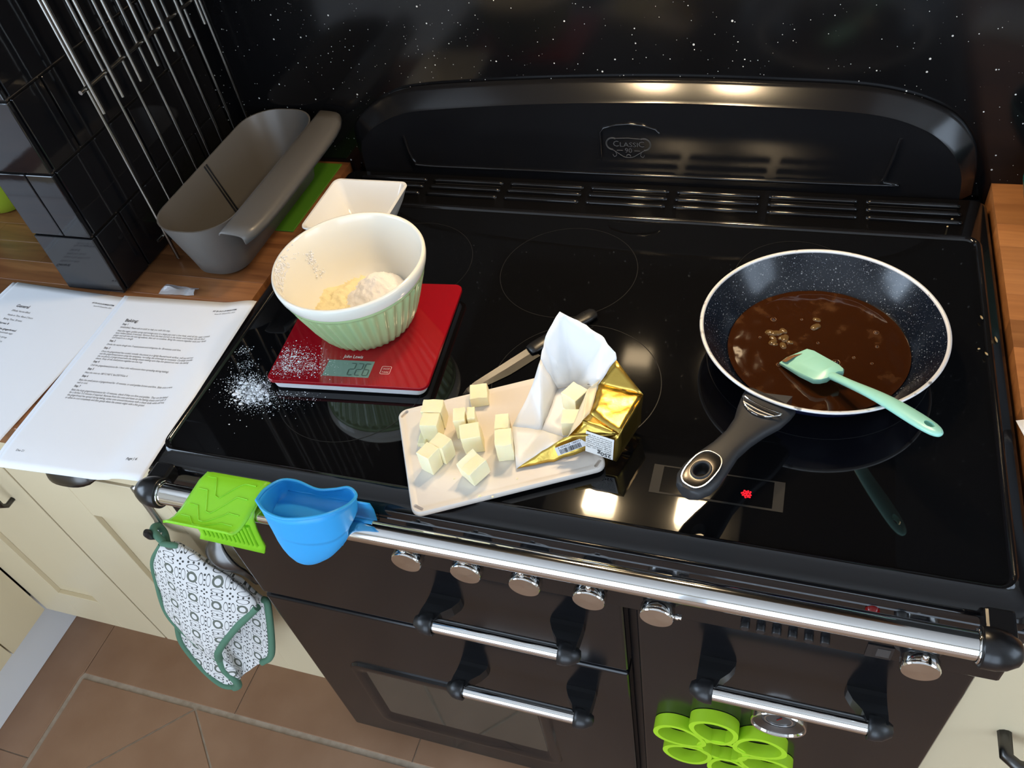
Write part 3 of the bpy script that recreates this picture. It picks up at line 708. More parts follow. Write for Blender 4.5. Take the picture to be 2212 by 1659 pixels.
lines = [('General', U, -.0475, .0078, dict(bold=.00016, width=.0235)), ('Difficulty: Not too difficult', U, -.0565, .0048, dict(width=.034)), ('Hands-on Time: About 2 hours', U, -.0655, .0048, dict(width=.047)), ('Baking Time: 20 mins', U, -.0738, .0048, dict(width=.034)), ('Serves: 8', U, -.0822, .0048, dict(bold=.0001)),
 ('For the gingerbread', U, -.0925, .0048, dict(bold=.0001, width=.040)), ('250g dark muscovado sugar', U, -.0985, .0046, dict(width=.040)), ('3 tbsp golden syrup', U, -.1065, .0046, {}), ('2 tbsp orange juice', U, -.1145, .0046, {}), ('600g plain flour', U, -.1225, .0046, {}), ('(plus extra for dusting)', U, -.1305, .0046, {}),
 ('AP 29-10-21-(X-MAS)-STEM', -.0525, -.0195, .0036, dict(bold=.00012, shear=.1, width=.039)), ('Issue-01 Dated Dec 2021', -.0455, -.0250, .0036, dict(width=.0315))]
text('printed_text', lines, 'ink', pg, pagexf(W))['kind'] = 'stuff'

# scrap of clear film
vs = []
for i in range(9):
    for j in range(5):
        u, v = i/8, j/4; x = -.158+.055*u; y = .2475+.021*v*(1-.35*u)+.004*u
        n = noise.noise(V(u*5, v*4, 2.3)); vs.append(V(x+.003*n, y+.002*n, WZ+.0015+.007*(math.sin(v*math.pi)*(.5+.6*n+.4*math.sin(u*9)))**2))
o = from_py('film_scrap', vs, grid_faces(9, 5), 'clear_film'); solid(o, .0004, 0); tag(o, 'crumpled scrap of clear plastic film on the wooden worktop', 'plastic film')

# ================================================================== KITCHEN SCALE
SC = Matrix.Translation((.1935, .2005, GZ)) @ Matrix.Rotation(.09, 4, 'Z')
sc = thing('kitchen_scale', 'flat red glass kitchen scale with grey display under the green bowl', 'scale', (.1935, .2005, GZ))
loft('scale_base', [rrect(-.092, -.080, .092, .080, .012, .0015), rrect(-.0950, -.0870, .0950, .0845, .010, .0030), rrect(-.0960, -.0882, .0960, .0860, .010, .0115)], 'white_plastic', sc, xf=SC)
for sx in (-1, 1):
    for sy in (-1, 1): loft('scale_foot', [rrect(sx*.078-.008, sy*.068-.008, sx*.078+.008, sy*.068+.008, .006, .0003), rrect(sx*.078-.008, sy*.068-.008, sx*.078+.008, sy*.068+.008, .006, .003)], 'rubber', sc, xf=SC)
smooth_by(loft('glass_plate', [rrect(-.0995, -.0885, .0995, .0885, .0095, .0118), rrect(-.1003, -.0893, .1003, .0893, .0103, .0126), rrect(-.1003, -.0893, .1003, .0893, .0103, .0160), rrect(-.0995, -.0885, .0995, .0885, .0095, .0168)], 'red_glass', sc, xf=SC), 30)
def scq(nm, x0, y0, x1, y1, m, par, z=.01685, t=.00015):
    return loft(nm, [[V(x0, y0, z), V(x1, y0, z), V(x1, y1, z), V(x0, y1, z)], [V(x0, y0, z+t), V(x1, y0, z+t), V(x1, y1, z+t), V(x0, y1, z+t)]], m, par, xf=SC)
lc = scq('display', -.0315, -.0775, .0265, -.0515, 'lcd', sc)
segs = {'2': 'abged', '6': 'afedcg'}
vs = []; fs = []
for k, ch in enumerate('226'):
    x0, y0, w_, h_ = -.0012+.0092*k, -.0745, .0064, .0185
    sg = {'a': (0, h_, w_, h_), 'b': (w_, h_/2, w_, h_), 'c': (w_, 0, w_, h_/2), 'd': (0, 0, w_, 0), 'e': (0, 0, 0, h_/2), 'f': (0, h_/2, 0, h_), 'g': (0, h_/2, w_, h_/2)}
    for q in segs[ch]:
        a = sg[q]; b = len(vs); t = .0006; L = .0005
        hor = a[1] == a[3]
        if hor: c4 = ((a[0]+L, a[1]-t), (a[2]-L, a[1]-t), (a[2]-L, a[1]+t), (a[0]+L, a[1]+t))
        else: c4 = ((a[0]-t, a[1]+L), (a[0]+t, a[1]+L), (a[0]+t, a[3]-L), (a[0]-t, a[3]-L))
        vs += [SC @ V(x0+p[0], y0+p[1], .0172) for p in c4]; fs.append((b, b+1, b+2, b+3))
me = bpy.data.meshes.new('display_digits'); me.from_pydata([tuple(v) for v in vs], [], fs); put('display_digits', me, 'lcd_digit', lc)
scx = lambda p: SC @ V(p.x, p.y, .0170)
text('plate_lettering', [('John Lewis', -.0025, -.0475, .0072, dict(align='CENTER', shear=.05, width=.0245))], 'label_white', sc, scx)
for cx, tx in ((.044, ('ON/OFF', 'TARE')), (-.0535, ('UNIT',))):
    l = [V(v.x, v.y, .0170) for v in rrect(cx-.0062, -.0705, cx+.0062, -.0580, .0018, 0, 4)]; l2 = [V(v.x, v.y, .0170) for v in rrect(cx-.0056, -.0699, cx+.0056, -.0586, .0014, 0, 4)]
    vs, fs = loft_geo([[SC @ v for v in l], [SC @ v for v in l2]], False, False); bt = from_py('touch_button', vs, fs, 'print_pink', sc)
    n = len(tx)
    text('button_lettering', [(b, cx, -.0655+(.0022 if n == 2 and i == 0 else -.0030 if n == 2 else 0), .0036, dict(align='CENTER', width=.0088)) for i, b in enumerate(tx)], 'print_pink', bt, scx)
text('unit_marks', [('g / oz', .045, -.0845, .004, {})], 'print_pink', sc, scx) if False else None

# ================================================================== GREEN BOWL WITH FLOUR
BZ = GZ+.0169
bc = (.1885, .2185, BZ)
bw = thing('mixing_bowl', 'pale green ribbed mixing bowl with white inside standing on the scale', 'bowl', bc)
def rib(i, a): return 1+(.016*math.cos(a*42) if 2 <= i <= 8 else .006*math.cos(a*42) if i in (1, 9) else 0)
prof = [(.0, .0), (.052, .0), (.0565, .003), (.0630, .013), (.0695, .027), (.0745, .040), (.0785, .050), (.0812, .057), (.0830, .0625), (.0838, .0655), (.0858, .0665), (.0862, .0685), (.0858, .0700), (.0872, .0708)]
prof = [(a, b*1.11) for a, b in prof]
lathe('bowl_outside', prof, bc, 'glaze_green', bw, 336, mod=rib)
prof = [(.0872, .0708), (.0888, .0740), (.0903, .0800), (.0905, .0845), (.0893, .0870), (.0872, .0868), (.0857, .0845), (.0825, .070), (.0775, .052), (.0700, .034), (.0600, .019), (.0480, .010), (.0300, .0062), (.0, .0055)]
prof = [(a, b*1.11) for a, b in prof]
lathe('bowl_inside', prof, bc, 'glaze_white', bw, 96)
def heap(name, label, c, R, h, m, seed, flat_=.0, n=90, par=None, lim=None):
    vs = []; fs = []; rings = 30
    for i in range(rings+1):
        t = i/rings
        for k in range(n):
            a = 2*math.pi*k/n; r = R*t*(1+.10*noise.noise(V(math.cos(a)*1.6, math.sin(a)*1.6, seed)))
            x, y = c[0]+r*math.cos(a), c[1]+r*math.sin(a)
            z = c[2]+h*(max(0, 1-t**1.35))+.0045*noise.noise(V(x*60, y*60, seed))+.0030*noise.noise(V(x*150, y*150, seed+3))+.0012*noise.noise(V(x*420, y*420, seed+7))
            d = math.hypot(x-bc[0], y-bc[1])     # never through the bowl wall
            IN = ((0, .0062), (.03, .0069), (.048, .0111), (.06, .0211), (.07, .0377), (.0775, .0577), (.0825, .0777), (.2, .3))
            for (d0, h0), (d1, h1) in zip(IN, IN[1:]):
                if d0 <= d <= d1: zb = BZ+h0+(h1-h0)*(d-d0)/(d1-d0); break
            if d > .079: f = .079/d; x, y = bc[0]+(x-bc[0])*f, bc[1]+(y-bc[1])*f; zb = BZ+.062
            vs.append(V(x, y, max(z, zb-.0012)))
    for i in range(rings):
        for k in range(n): j = (k+1) % n; fs.append((i*n+k, i*n+j, (i+1)*n+j, (i+1)*n+k))
    fs.append(tuple(range(n))[::-1])
    return tag(from_py(name, vs, fs, m, None, True), label, 'flour', kind='stuff')
heap('flour_heap', 'yellowish crumbly flour spread over the bottom of the green bowl', (.168, .2120, BZ+.021), .064, .008, 'flour_yellow', 1.7)
heap('flour_heap', 'white powdery flour mound on the yellowish flour in the green bowl', (.2000, .2370, BZ+.018), .047, .036, 'flour_white', 5.1)

vs = []; fs = []; random.seed(21)
for _ in range(420):
    up_ = random.random(); a = math.radians(random.gauss(196, 11) if up_ < .75 else random.gauss(158, 2.2)); h_ = random.choice((.0790, .0845, .0890, .0935)) if up_ < .75 else .040+.034*random.random()
    IN_ = ((.0377, .0700), (.0577, .0775), (.0777, .0825), (.0938, .0857), (.0970, .0885))
    rr_ = None
    for (z0, q0), (z1, q1) in zip(IN_, IN_[1:]):
        if z0 <= h_ <= z1: rr_ = q0+(q1-q0)*(h_-z0)/(z1-z0)
    if rr_ is None: continue
    r = .0005+.0011*random.random()**2; c = V(bc[0]+(rr_-.0004)*math.cos(a), bc[1]+(rr_-.0004)*math.sin(a), BZ+h_+random.gauss(0, .0022))
    b = len(vs); tg = V(-math.sin(a), math.cos(a), 0); up3 = V(.25*math.cos(a), .25*math.sin(a), .97)
    for k in range(6): vs.append(c+tg*r*math.cos(k*1.047)+up3*r*math.sin(k*1.047))
    vs.append(c-V(math.cos(a), math.sin(a), 0)*r*.6); fs += [(b+k, b+(k+1) % 6, b+6) for k in range(6)]
me = bpy.data.meshes.new('flour_film'); me.from_pydata([tuple(v) for v in vs], [], fs); me.update()
tag(put('flour_film', me, 'flour_dust'), 'flour dust clinging to the inner wall of the green bowl', 'flour', kind='stuff')
# spilled flour: loose dust nobody could count
def dust(name, label, pts, n, zf, big=0):
    vs = []; fs = []
    for _ in range(n):
        c0, s0 = random.choices(pts, weights=[p[3] for p in pts])[0][:2], None
        p = random.choices(pts, weights=[q[3] for q in pts])[0]
        x = random.gauss(p[0], p[2]); y = random.gauss(p[1], p[2]*.75); r = .00022+.0007*random.random()**4
        if not zf(x, y): continue
        z = zf(x, y); b = len(vs); a = random.random()*6
        for k in range(5): vs.append(V(x+r*math.cos(a+k*1.2566), y+r*math.sin(a+k*1.2566), z))
        vs.append(V(x, y, z+r*.8)); fs += [(b+k, b+(k+1) % 5, b+5) for k in range(5)]
    for x, y, r, h in (big or []):
        b = len(vs); n_ = 14
        for i in range(4):
            t = i/3
            for k in range(n_):
                a = 2*math.pi*k/n_; q = r*(1-t*.8)*(1+.35*noise.noise(V(math.cos(a)*2+x*300, math.sin(a)*2, t)))
                vs.append(V(x+q*math.cos(a), y+q*math.sin(a)*.8, zf(x, y)+h*math.sin(t*1.57)))
        for i in range(3):
            for k in range(n_): j = (k+1) % n_; fs.append((b+i*n_+k, b+i*n_+j, b+(i+1)*n_+j, b+(i+1)*n_+k))
        fs.append(tuple(b+3*n_+k for k in range(n_)))
    me = bpy.data.meshes.new(name); me.from_pydata([tuple(v) for v in vs], [], fs); me.update()
    return tag(put(name, me, 'flour_dust'), label, 'flour', kind='stuff')
SCI = SC.inverted()
def on_hob(x, y):
    q = SCI @ V(x, y, 0)
    return 0 if (abs(q.x) < .101 and abs(q.y) < .090) or x < .022 or y < .002 else GZ+.0002
def on_scale(x, y):
    q = SCI @ V(x, y, 0); return GZ+.0170 if abs(q.x) < .098 and abs(q.y) < .087 else 0
clumps = [(random.gauss(.081, .013), random.gauss(.094, .009), .0012+.0022*random.random(), .0014) for _ in range(46)]
clumps = [c for c in clumps if on_hob(c[0], c[1])]
dust('flour_spill', 'white flour spilled on the black hob glass beside the red scale', [(.079, .098, .014, 3.2), (.085, .088, .012, 2), (.062, .108, .012, 1.2), (.105, .092, .018, 1.2), (.05, .135, .008, .3), (.14, .100, .016, .35), (.034, .158, .006, .25), (.09, .10, .035, .35)], 3800, on_hob, clumps)
dust('flour_dusting', 'fine white flour dusted over the front corner of the red scale', [(.117, .130, .014, 2), (.135, .138, .016, 1.5), (.112, .150, .010, .6), (.155, .128, .014, .5)], 1500, on_scale, [(.13, .137, .0016, .001), (.118, .126, .0014, .001), (.122, .145, .0013, .001)])

# ================================================================== SQUARE BOWL
q = thing('square_bowl', 'white square porcelain bowl with flared sides behind the green bowl', 'bowl', (.100, .3975, GZ))
def sq(h, z, r): return rrect(.100-h, .3975-h*1.02, .100+h, .3975+h*1.02, r, GZ+z, 6)
smooth_by(loft('bowl_shell', [sq(.028, .0006, .006), sq(.031, .003, .007), sq(.041, .018, .009), sq(.050, .035, .010), sq(.0565, .0515, .0105), sq(.0578, .0535, .011), sq(.0572, .0550, .0105), sq(.0545, .0550, .009), sq(.0532, .0535, .0085), sq(.046, .034, .008), sq(.036, .016, .007), sq(.029, .0085, .006), sq(.024, .0075, .006)], 'porcelain', q), 45)

# ================================================================== CHOPPING BOARD, BUTTER, WRAPPER
BA = math.radians(27.9); BM = Matrix.Translation((.3996, .0717, GZ+.0042)) @ Matrix.Rotation(BA, 4, 'Z')
cb = thing('chopping_board', 'small cream plastic chopping board with butter cubes and corner slots', 'chopping board', (.3996, .0717, GZ+.0042))
loops = [rrect(-.0985, -.0705, .0985, .0705, .009, 0), rrect(-.1, -.072, .1, .072, .0105, .0015), rrect(-.1, -.072, .1, .072, .0105, .0058), rrect(-.0988, -.0708, .0988, .0708, .0095, .0072), rrect(-.0945, -.0665, .0945, .0665, .008, .0072), rrect(-.0935, -.0655, .0935, .0655, .0075, .0066)]
slab = loft('board_slab', loops, 'board', cb, xf=BM)
for sx, sy in ((-1, -1), (1, -1), (-1, 1), (1, 1)):
    M2 = BM @ Matrix.Translation((sx*.0925, sy*.0645, 0)) @ Matrix.Rotation(sx*sy*-math.pi/4, 4, 'Z')
    carve(slab, *loft_geo([[M2 @ v for v in rrect(-.0058, -.0019, .0058, .0019, .0018, z, 4)] for z in (.0035, .02)]))
for fx, fy in ((-.08, -.05), (.08, -.05), (-.08, .05), (.08, .05)):
    loft('board_foot', [rrect(fx-.004, fy-.004, fx+.004, fy+.004, .003, -.0041, 4), rrect(fx-.004, fy-.004, fx+.004, fy+.004, .003, .001, 4)], 'board', cb, xf=BM)
BT = GZ+.0042+.0066
def cube(x, y, sx, sy, h, rot, label, z=BT, tilt=(0, 0), dent=0, shear=(0, 0)):
    bm = bmesh.new(); bmesh.ops.create_cube(bm, size=1); bmesh.ops.subdivide_edges(bm, edges=bm.edges[:], cuts=3, use_grid_fill=True)
    sd = x*913+y*517
    for v in bm.verts:
        p = v.co.copy(); e = max(abs(p.x), abs(p.y), abs(p.z))
        v.co = V(p.x*sx+shear[0]*(p.z+.5)*h, p.y*sy+shear[1]*(p.z+.5)*h, (p.z+.5)*h)
        if dent and p.z > .49 and abs(p.x) < .4: v.co.z -= dent
        nn = noise.noise_vector(V(p.x*2.2+sd, p.y*2.2, p.z*2.2))*.0008+noise.noise_vector(V(p.x*7+sd, p.y*7, p.z*7))*.0003
        if p.z > -.49: v.co += nn
        elif p.z <= -.49: v.co += V(nn.x, nn.y, 0)
    ed = [e for e in bm.edges if e.calc_face_angle(0) > .9]
    bmesh.ops.bevel(bm, geom=ed, offset=.0005, segments=1, affect='EDGES')
    R = Matrix.Rotation(math.radians(rot), 4, 'Z') @ Matrix.Rotation(tilt[0], 4, 'X') @ Matrix.Rotation(tilt[1], 4, 'Y')
    bmesh.ops.transform(bm, matrix=R, verts=bm.verts[:]); mz = min(v.co.z for v in bm.verts)
    bmesh.ops.transform(bm, matrix=Matrix.Translation((x, y, z-mz+.0002)), verts=bm.verts[:])
    o = from_bm('butter_cube', bm, 'butter', None); smooth_by(o, 30); rebase(o); tag(o, label, 'butter', 'butter cubes on the chopping board'); return o
cube(.3285, .0800, .0225, .0178, .0285, 10, 'butter cube at the far end of the leftmost pair by the board corner')
cube(.3325, .0615, .0185, .0178, .0285, 8, 'butter cube with ragged front edge joined to the back cube of its pair')
cube(.3225, .0560, .0085, .0220, .0060, 8, 'thin butter slice leaning flat against the left pair of cubes')
cube(.3620, .0725, .0125, .0178, .0300, 18, 'upright narrow butter block next to a thin standing slice')
cube(.3735, .0772, .0085, .0165, .0290, 20, 'thin standing butter slice behind the middle cube')
cube(.3800, .0572, .0205, .0200, .0285, 23, 'tall butter cube in the middle of the board behind the notched cube', shear=(-.05, -.1))
cube(.3530, .0375, .0175, .0160, .0270, -20, 'rear butter cube of the angled pair near the board front')
cube(.3447, .0225, .0160, .0172, .0275, -20, 'front butter cube of the angled pair near the board front')
cube(.3935, .0215, .0205, .0230, .0235, -31, 'notched butter cube tilted with a hollow cut in its top', dent=.0045, tilt=(.12, .05))
cube(.4070, .0760, .0145, .0195, .0240, 15, 'flat butter cube behind the ragged cube next to the wrapper')
cube(.4160, .0540, .0170, .0215, .0285, 18, 'ragged butter cube touching the opened wrapper', shear=(0, -.06))
cube(.3655, .1205, .0190, .0215, .0140, 18, 'single butter cube at the back edge of the board by the knife')

PW = {'a': (.4493, .1792, 1.0), 'a3': (.4794, .1681, .995), 'a2': (.5012, .1577, .988), 'b': (.5133, .1492, .978), 'c': (.4367, .1556, .978), 'c2': (.4356, .14, .965), 'd': (.4266, .1187, .938), 'e': (.4162, .0795, .9235), 'f': (.4495, .1408, .9215), 'g': (.4454, .0867, .9155), 'h': (.4324, .0344, .9145), 'i': (.4672, .0608, .93), 'i2': (.4813, .0659, .938), 'j': (.5468, .1198, .953), 'k': (.533, .0653, .953), 'l': (.5296, .0624, .9125), 'm': (.544, .1155, .9125), 'n': (.4998, .1235, .955), 'o': (.5007, .0853, .955), 'p': (.515, .1446, .972), 's1': (.5021, .1263, .960), 's2': (.4913, .1133, .957), 's3': (.4957, .0722, .957), 's4': (.4826, .0591, .945), 'q1': (.4681, .0503, .9135), 'q2': (.5134, .0691, .93), 'q3': (.4963, .0662, .9175), 'fb': (.466, .1487, .9215)}
PW.update({'rb': (.540, .1175, .9125), 'fl': (.4800, .0760, .9125), 'bb': (.512, .1300, .916), 'gk': (.5000, .0745, .916)})
wr = thing('butter_wrapper', 'opened gold foil butter wrapper with white inside and raised flap', 'wrapper', (.48, .09, BT))
def crumple(name, polys, m, parent=wr, cuts=4, amp=.0009, thick=.00025, mo=1):
    """creased foil panels: polygons sharing named corners, subdivided and slightly crinkled"""
    names = []; vs = []; fs = []
    for pl in polys:
        f = []
        for n in pl:
            if n not in names: names.append(n); vs.append(PW[n])
            f.append(names.index(n))
        fs.append(f)
    bm = bmesh.new(); bv = [bm.verts.new(v) for v in vs]
    for f in fs: bm.faces.new([bv[i] for i in f])
    bmesh.ops.triangulate(bm, faces=bm.faces[:])
    bmesh.ops.subdivide_edges(bm, edges=bm.edges[:], cuts=cuts, use_grid_fill=True)
    for v in bm.verts:
        p = v.co; v.co = p+noise.noise_vector(p*95)*amp+noise.noise_vector(p*260)*amp*.35
        v.co.z = max(v.co.z, BT+.0012)
    bmesh.ops.recalc_face_normals(bm, faces=bm.faces); bm.normal_update()
    if sum((f.normal.dot(V(-.1, -.55, .8))*f.calc_area() for f in bm.faces)) < 0: bmesh.ops.reverse_faces(bm, faces=bm.faces[:])
    me = bpy.data.meshes.new(name); bm.to_mesh(me); bm.free()
    o = put(name, me, m, parent, True); solid(o, thick, -1, mo); return o
W2 = ('foil_inner', 'foil_gold')
crumple('raised_flap', [('f', 'c2', 'c', 'a', 'a3', 'a2', 'b', 'p', 'n', 'fb')], W2, cuts=6, amp=.0016)
crumple('side_panel', [('c2', 'f', 'g'), ('c2', 'g', 'd'), ('d', 'g', 'e')], W2, cuts=5, amp=.0013)
crumple('front_panel', [('e', 'g', 'h'), ('g', 'i', 'h'), ('g', 'gk', 'i')], W2, cuts=5, amp=.0011)
crumple('floor_panel', [('f', 'fb', 'g'), ('fb', 'bb', 'gk', 'g')], W2, cuts=4, amp=.0008)
crumple('inner_back', [('fb', 'n', 'bb')], W2, cuts=3, amp=.0007)
crumple('back_fold', [('p', 'j', 'n')], ('foil_gold', 'foil_gold'), cuts=5, amp=.0006)
crumple('gold_fold', [('n', 'j', 'o'), ('o', 'j', 'k')], ('foil_gold', 'foil_gold'), cuts=6, amp=.0022)
crumple('end_panel', [('j', 'm', 'l', 'k')], ('foil_gold', 'foil_gold'), cuts=4, amp=.0008)
crumple('back_wall', [('p', 'j', 'm', 'bb', 'n')], ('foil_gold', 'foil_gold'), cuts=3, amp=.0008)
crumple('side_wall', [('k', 'l', 'q3', 'q2')], ('foil_gold', 'foil_gold'), cuts=4, amp=.0006)
PW['i2b'] = (.483, .060, .932)
crumple('rolled_edge', [('h', 'i', 'q1'), ('i', 'i2', 'q3', 'q1'), ('i2', 'k', 'q2', 'q3')], ('foil_gold', 'foil_gold'), cuts=5, amp=.0012)
crumple('torn_strip', [('s1', 'n', 's2'), ('n', 'o', 's3', 's2'), ('s2', 's3', 's4', 'i2')], ('butter_smear', 'foil_gold'), cuts=4, amp=.0007)
crumple('inner_gold', [('o', 'k', 'i2', 's3')], ('foil_gold', 'foil_gold'), cuts=4, amp=.0011)
# printed label on the side wall and barcode on the rolled edge
def panel_xf(o, ux, uy, nrm=.0009):
    n = ux.cross(uy).normalized(); return lambda p: o+ux*p.x+uy*p.y+n*nrm
sl, sk = V(*PW['l']), V(*PW['k']); lx = (V(*PW['q3'])-sl).normalized(); up = (sk-sl).normalized()
nn = lx.cross(up).normalized()
if nn.y > 0: nn = -nn
def quad_on(name, o, ux, uy, w_, h_, m, par, off):
    P = [o+nn*off, o+ux*w_+nn*off, o+ux*w_+uy*h_+nn*off, o+uy*h_+nn*off]
    me = bpy.data.meshes.new(name); me.from_pydata([tuple(p) for p in P], [], [(0, 1, 2, 3)]); me.update(); ob = put(name, me, m, par); solid(ob, .0001, 0); return ob
lo = sl+lx*.0035+up*.002
lab = quad_on('ingredient_label', lo, lx, up, .029, .030, 'label_white', wr, .0016)
tl = [('250g', .0008, .0235, .0075, dict(bold=.00015))]+[(b, .001, .0205-.0029*i, .0026, dict(width=.026)) for i, b in enumerate(('Typical values per 100g', 'Energy 3059kJ/744kcal', 'Fat 82g of which saturates', 'Ingredients: Butter (Milk)', 'Keep refrigerated below 5C', 'Suitable for home freezing', 'Produced in the UK'))]
# the pack lies on its head: the print reads upside down from the front
text('label_print', tl, 'ink', lab, lambda p: lo+lx*(p.x+.001)+up*(.030-p.y)+nn*.0019)
i2, q3, hh, q1, kk, q2 = (V(*PW[k]) for k in ('i2', 'q3', 'i', 'q1', 'k', 'q2'))
bo = i2.lerp(q3, .30)+(q1-q3)*.62; bx_ = (q3.lerp(q2, .35)-q1).normalized(); by_ = (i2-q3).normalized()
bn = bx_.cross(by_).normalized(); bn = bn if bn.y < 0 else -bn
by_ = bn.cross(bx_).normalized(); by_ = by_ if by_.z > 0 else -by_
bo = q1.lerp(hh, .30)+bx_*.004; BL = .034
def bq(name, x0, y0, x1, y1, m, par, off):
    me = bpy.data.meshes.new(name); me.from_pydata([tuple(bo+bx_*x+by_*y+bn*off) for x, y in ((x0, y0), (x1, y0), (x1, y1), (x0, y1))], [], [(0, 1, 2, 3)]); me.update(); o = put(name, me, m, par); solid(o, .0001, 0); return o
bl = bq('barcode_label', 0, 0, BL, .0105, 'barcode_white', wr, .0024)
vs = []; fs = []; x = .0035
random.seed(5)
while x < .026:
    w_ = random.choice((.0003, .0003, .0006, .0009)); b = len(vs)
    vs += [bo+bx_*u+by_*v+bn*.0027 for u, v in ((x, .0008), (x+w_, .0008), (x+w_, .0066), (x, .0066))]; fs.append((b, b+1, b+2, b+3)); x += w_+random.choice((.0003, .0004, .0007))
me = bpy.data.meshes.new('bars'); me.from_pydata([tuple(v) for v in vs], [], fs); put('bars', me, 'ink', bl)
text('barcode_digits', [('5 054775 188321', .003, -.0098, .0030, dict(width=.024))], 'ink', bl, lambda p: bo+bx_*p.x-by_*p.y+bn*.0027)
# butter left in the wrapper
cube(.4755, .1190, .0200, .0200, .0240, 62, 'butter block standing at the back inside the opened wrapper', z=.9215)
cube(.4795, .0905, .0215, .0180, .0210, 8, 'butter block with ragged left edge lying in the front of the wrapper', z=.9190)
for o in list(bpy.data.objects):
    if o.name.startswith('butter_cube') and 'wrapper' in o['label'] and 'next' not in o['label'] and 'touching' not in o['label']: o['group'] = 'butter blocks inside the wrapper'
vs = []; fs = []
for x, y, r in ((.405, -.004, .0018), (.418, -.002, .0013), (.436, .024, .0011), (.372, .012, .0009)):
    lathe_geo([(0, r), (r*.7, r*.8), (r, r*.2), (r*.9, 0)], (x, y, BT+.0001), 7, vs=vs, fs=fs)
o = from_py('butter_crumbs', vs, fs, 'butter'); tag(o, 'tiny butter crumbs on the front of the cream board', 'butter', kind='stuff')

# ================================================================== KNIFE
kf = thing('paring_knife', 'small kitchen knife with grey blade and black riveted handle behind the wrapper', 'knife', (.39, .2, GZ))
K0, K1 = V(.3385, .1315, GZ), V(.4000, .2130, GZ); kd = (K1-K0).normalized(); kn = V(-kd.y, kd.x, 0)
LB = (K1-K0).length; vs = []; ns = 14
for i in range(ns+1):
    t = i/ns; wu = .0045*min(1, t*5)**.6+.001*t; wl = .0125*min(1, t*1.7)**.7
    c = K0+kd*LB*t
    for off, z in ((-wl, .0012), (-wl*.2, .0022), (wu, .0040), (wu, .0022), (-wl*.2, .0008), (-wl, .0009)):
        vs.append(c+kn*off+V(0, 0, z+.0002))
fs = [(i*6+k, i*6+(k+1) % 6, (i+1)*6+(k+1) % 6, (i+1)*6+k) for i in range(ns) for k in range(6)]+[(5, 4, 3, 2, 1, 0), tuple(ns*6+k for k in range(6))]
from_py('blade', vs, fs, 'blade', kf)
hd_ = V(.635, .772, 0).normalized(); hn = V(-hd_.y, hd_.x, 0); loops = []
for t, hw, hh_ in ((-.006, .007, .004), (.0, .0085, .0065), (.012, .0088, .0085), (.035, .0078, .0088), (.060, .0082, .0088), (.078, .0096, .0085), (.088, .0085, .0075), (.091, .0045, .005)):
    c = K1+hd_*t+V(0, 0, .0053); loops.append([c+hn*(hw*math.cos(a))+V(0, 0, hh_*.55*math.sin(a)) for a in [k*math.pi/8 for k in range(16)]])
hl = loft('knife_handle', loops, 'blk_plastic', kf, smooth=True)
for t in (.018, .047, .076): lathe('rivet', [(0, .0116), (.0022, .0114), (.0026, .0100)], (K1+hd_*t+hn*.001)*1+V(0, 0, -.0017), 'brushed', hl, 14)

# ================================================================== FRYING PAN
PC = (.7105, .2535, GZ)
fp = thing('frying_pan', 'dark blue speckled frying pan of brown syrup with black handle', 'frying pan', PC)
RZ_ = .0455
lathe('pan_outside', [(0, .0012), (.084, .0012), (.089, .0025), (.0985, .0110), (.1095, .0240), (.1180, .0370), (.1222, .0440)], PC, 'pan_outer', fp, 96)
lathe('pan_inside', [(.1212, .0448), (.1165, .0372), (.1080, .0243), (.0975, .0118), (.0885, .0055), (.0820, .0042), (0, .0042)], PC, 'pan_inner', fp, 96)
lathe('pan_rim', [(.1222, .0440), (.1242, .0447), (.1250, .0461), (.1240, .0474), (.1222, .0474), (.1208, .0462), (.1210, .0446)], PC, 'pan_rim', fp, 128)
# handle: outline swept along a rising axis
HX = [(.6690, .1480, .0275, .934), (.6655, .1370, .0268, .9365), (.6600, .1205, .0235, .9395), (.6525, .1030, .0170, .942), (.6440, .0860, .0138, .9445), (.6340, .0680, .0136, .947), (.6240, .0485, .0172, .949), (.6165, .0330, .0190, .9500), (.6110, .0215, .0178, .9505), (.6070, .0130, .0125, .9505), (.6058, .0105, .006, .950)]
hdir = (V(.6110, .0215, 0)-V(.6655, .1370, 0)).normalized(); hside = V(-hdir.y, hdir.x, 0)
HO = V(.6165, .0335, 0)
hloops = []
for x, y, hw, z in HX:
    c = V(x, y, z); L = []
    for a in [k*math.pi/10 for k in range(20)]:
        ca, sa = math.cos(a), math.sin(a); L.append(c+hside*(hw*math.copysign(abs(ca)**.6, ca))+V(0, 0, .0078*math.copysign(abs(sa)**.7, sa)))
    hloops.append(L)
hdl = loft('pan_handle', hloops, 'rubber', fp, smooth=True)
HT = .9580
def oval(c, lx_, ly_, z, n=40, pw=.75):
    return [V(c.x, c.y, 0)+hdir*(lx_*math.copysign(abs(math.cos(a))**pw, math.cos(a)))+hside*(ly_*math.copysign(abs(math.sin(a))**pw, math.sin(a)))+V(0, 0, z) for a in [2*math.pi*k/n for k in range(n)]]
carve(hdl, *loft_geo([oval(HO+hdir*.001, .0088, .0068, z, pw=1) for z in (.92, .98)]))
ep = loft('end_plate', [oval(HO, .0225, .0135, HT-.003), oval(HO, .0225, .0135, HT+.0004), oval(HO, .0215, .0126, HT+.0009), oval(HO-hdir*-.001, .0110, .0088, HT+.0009, pw=1), oval(HO-hdir*-.001, .0105, .0083, HT-.003, pw=1)], 'end_plate', hdl, False, False); smooth_by(ep, 40)
for a, b in ((.0222, .0132),):
    tube('plate_edge', oval(HO, a, b, HT+.0009), .0007, 'chrome', ep, 6, closed=True)
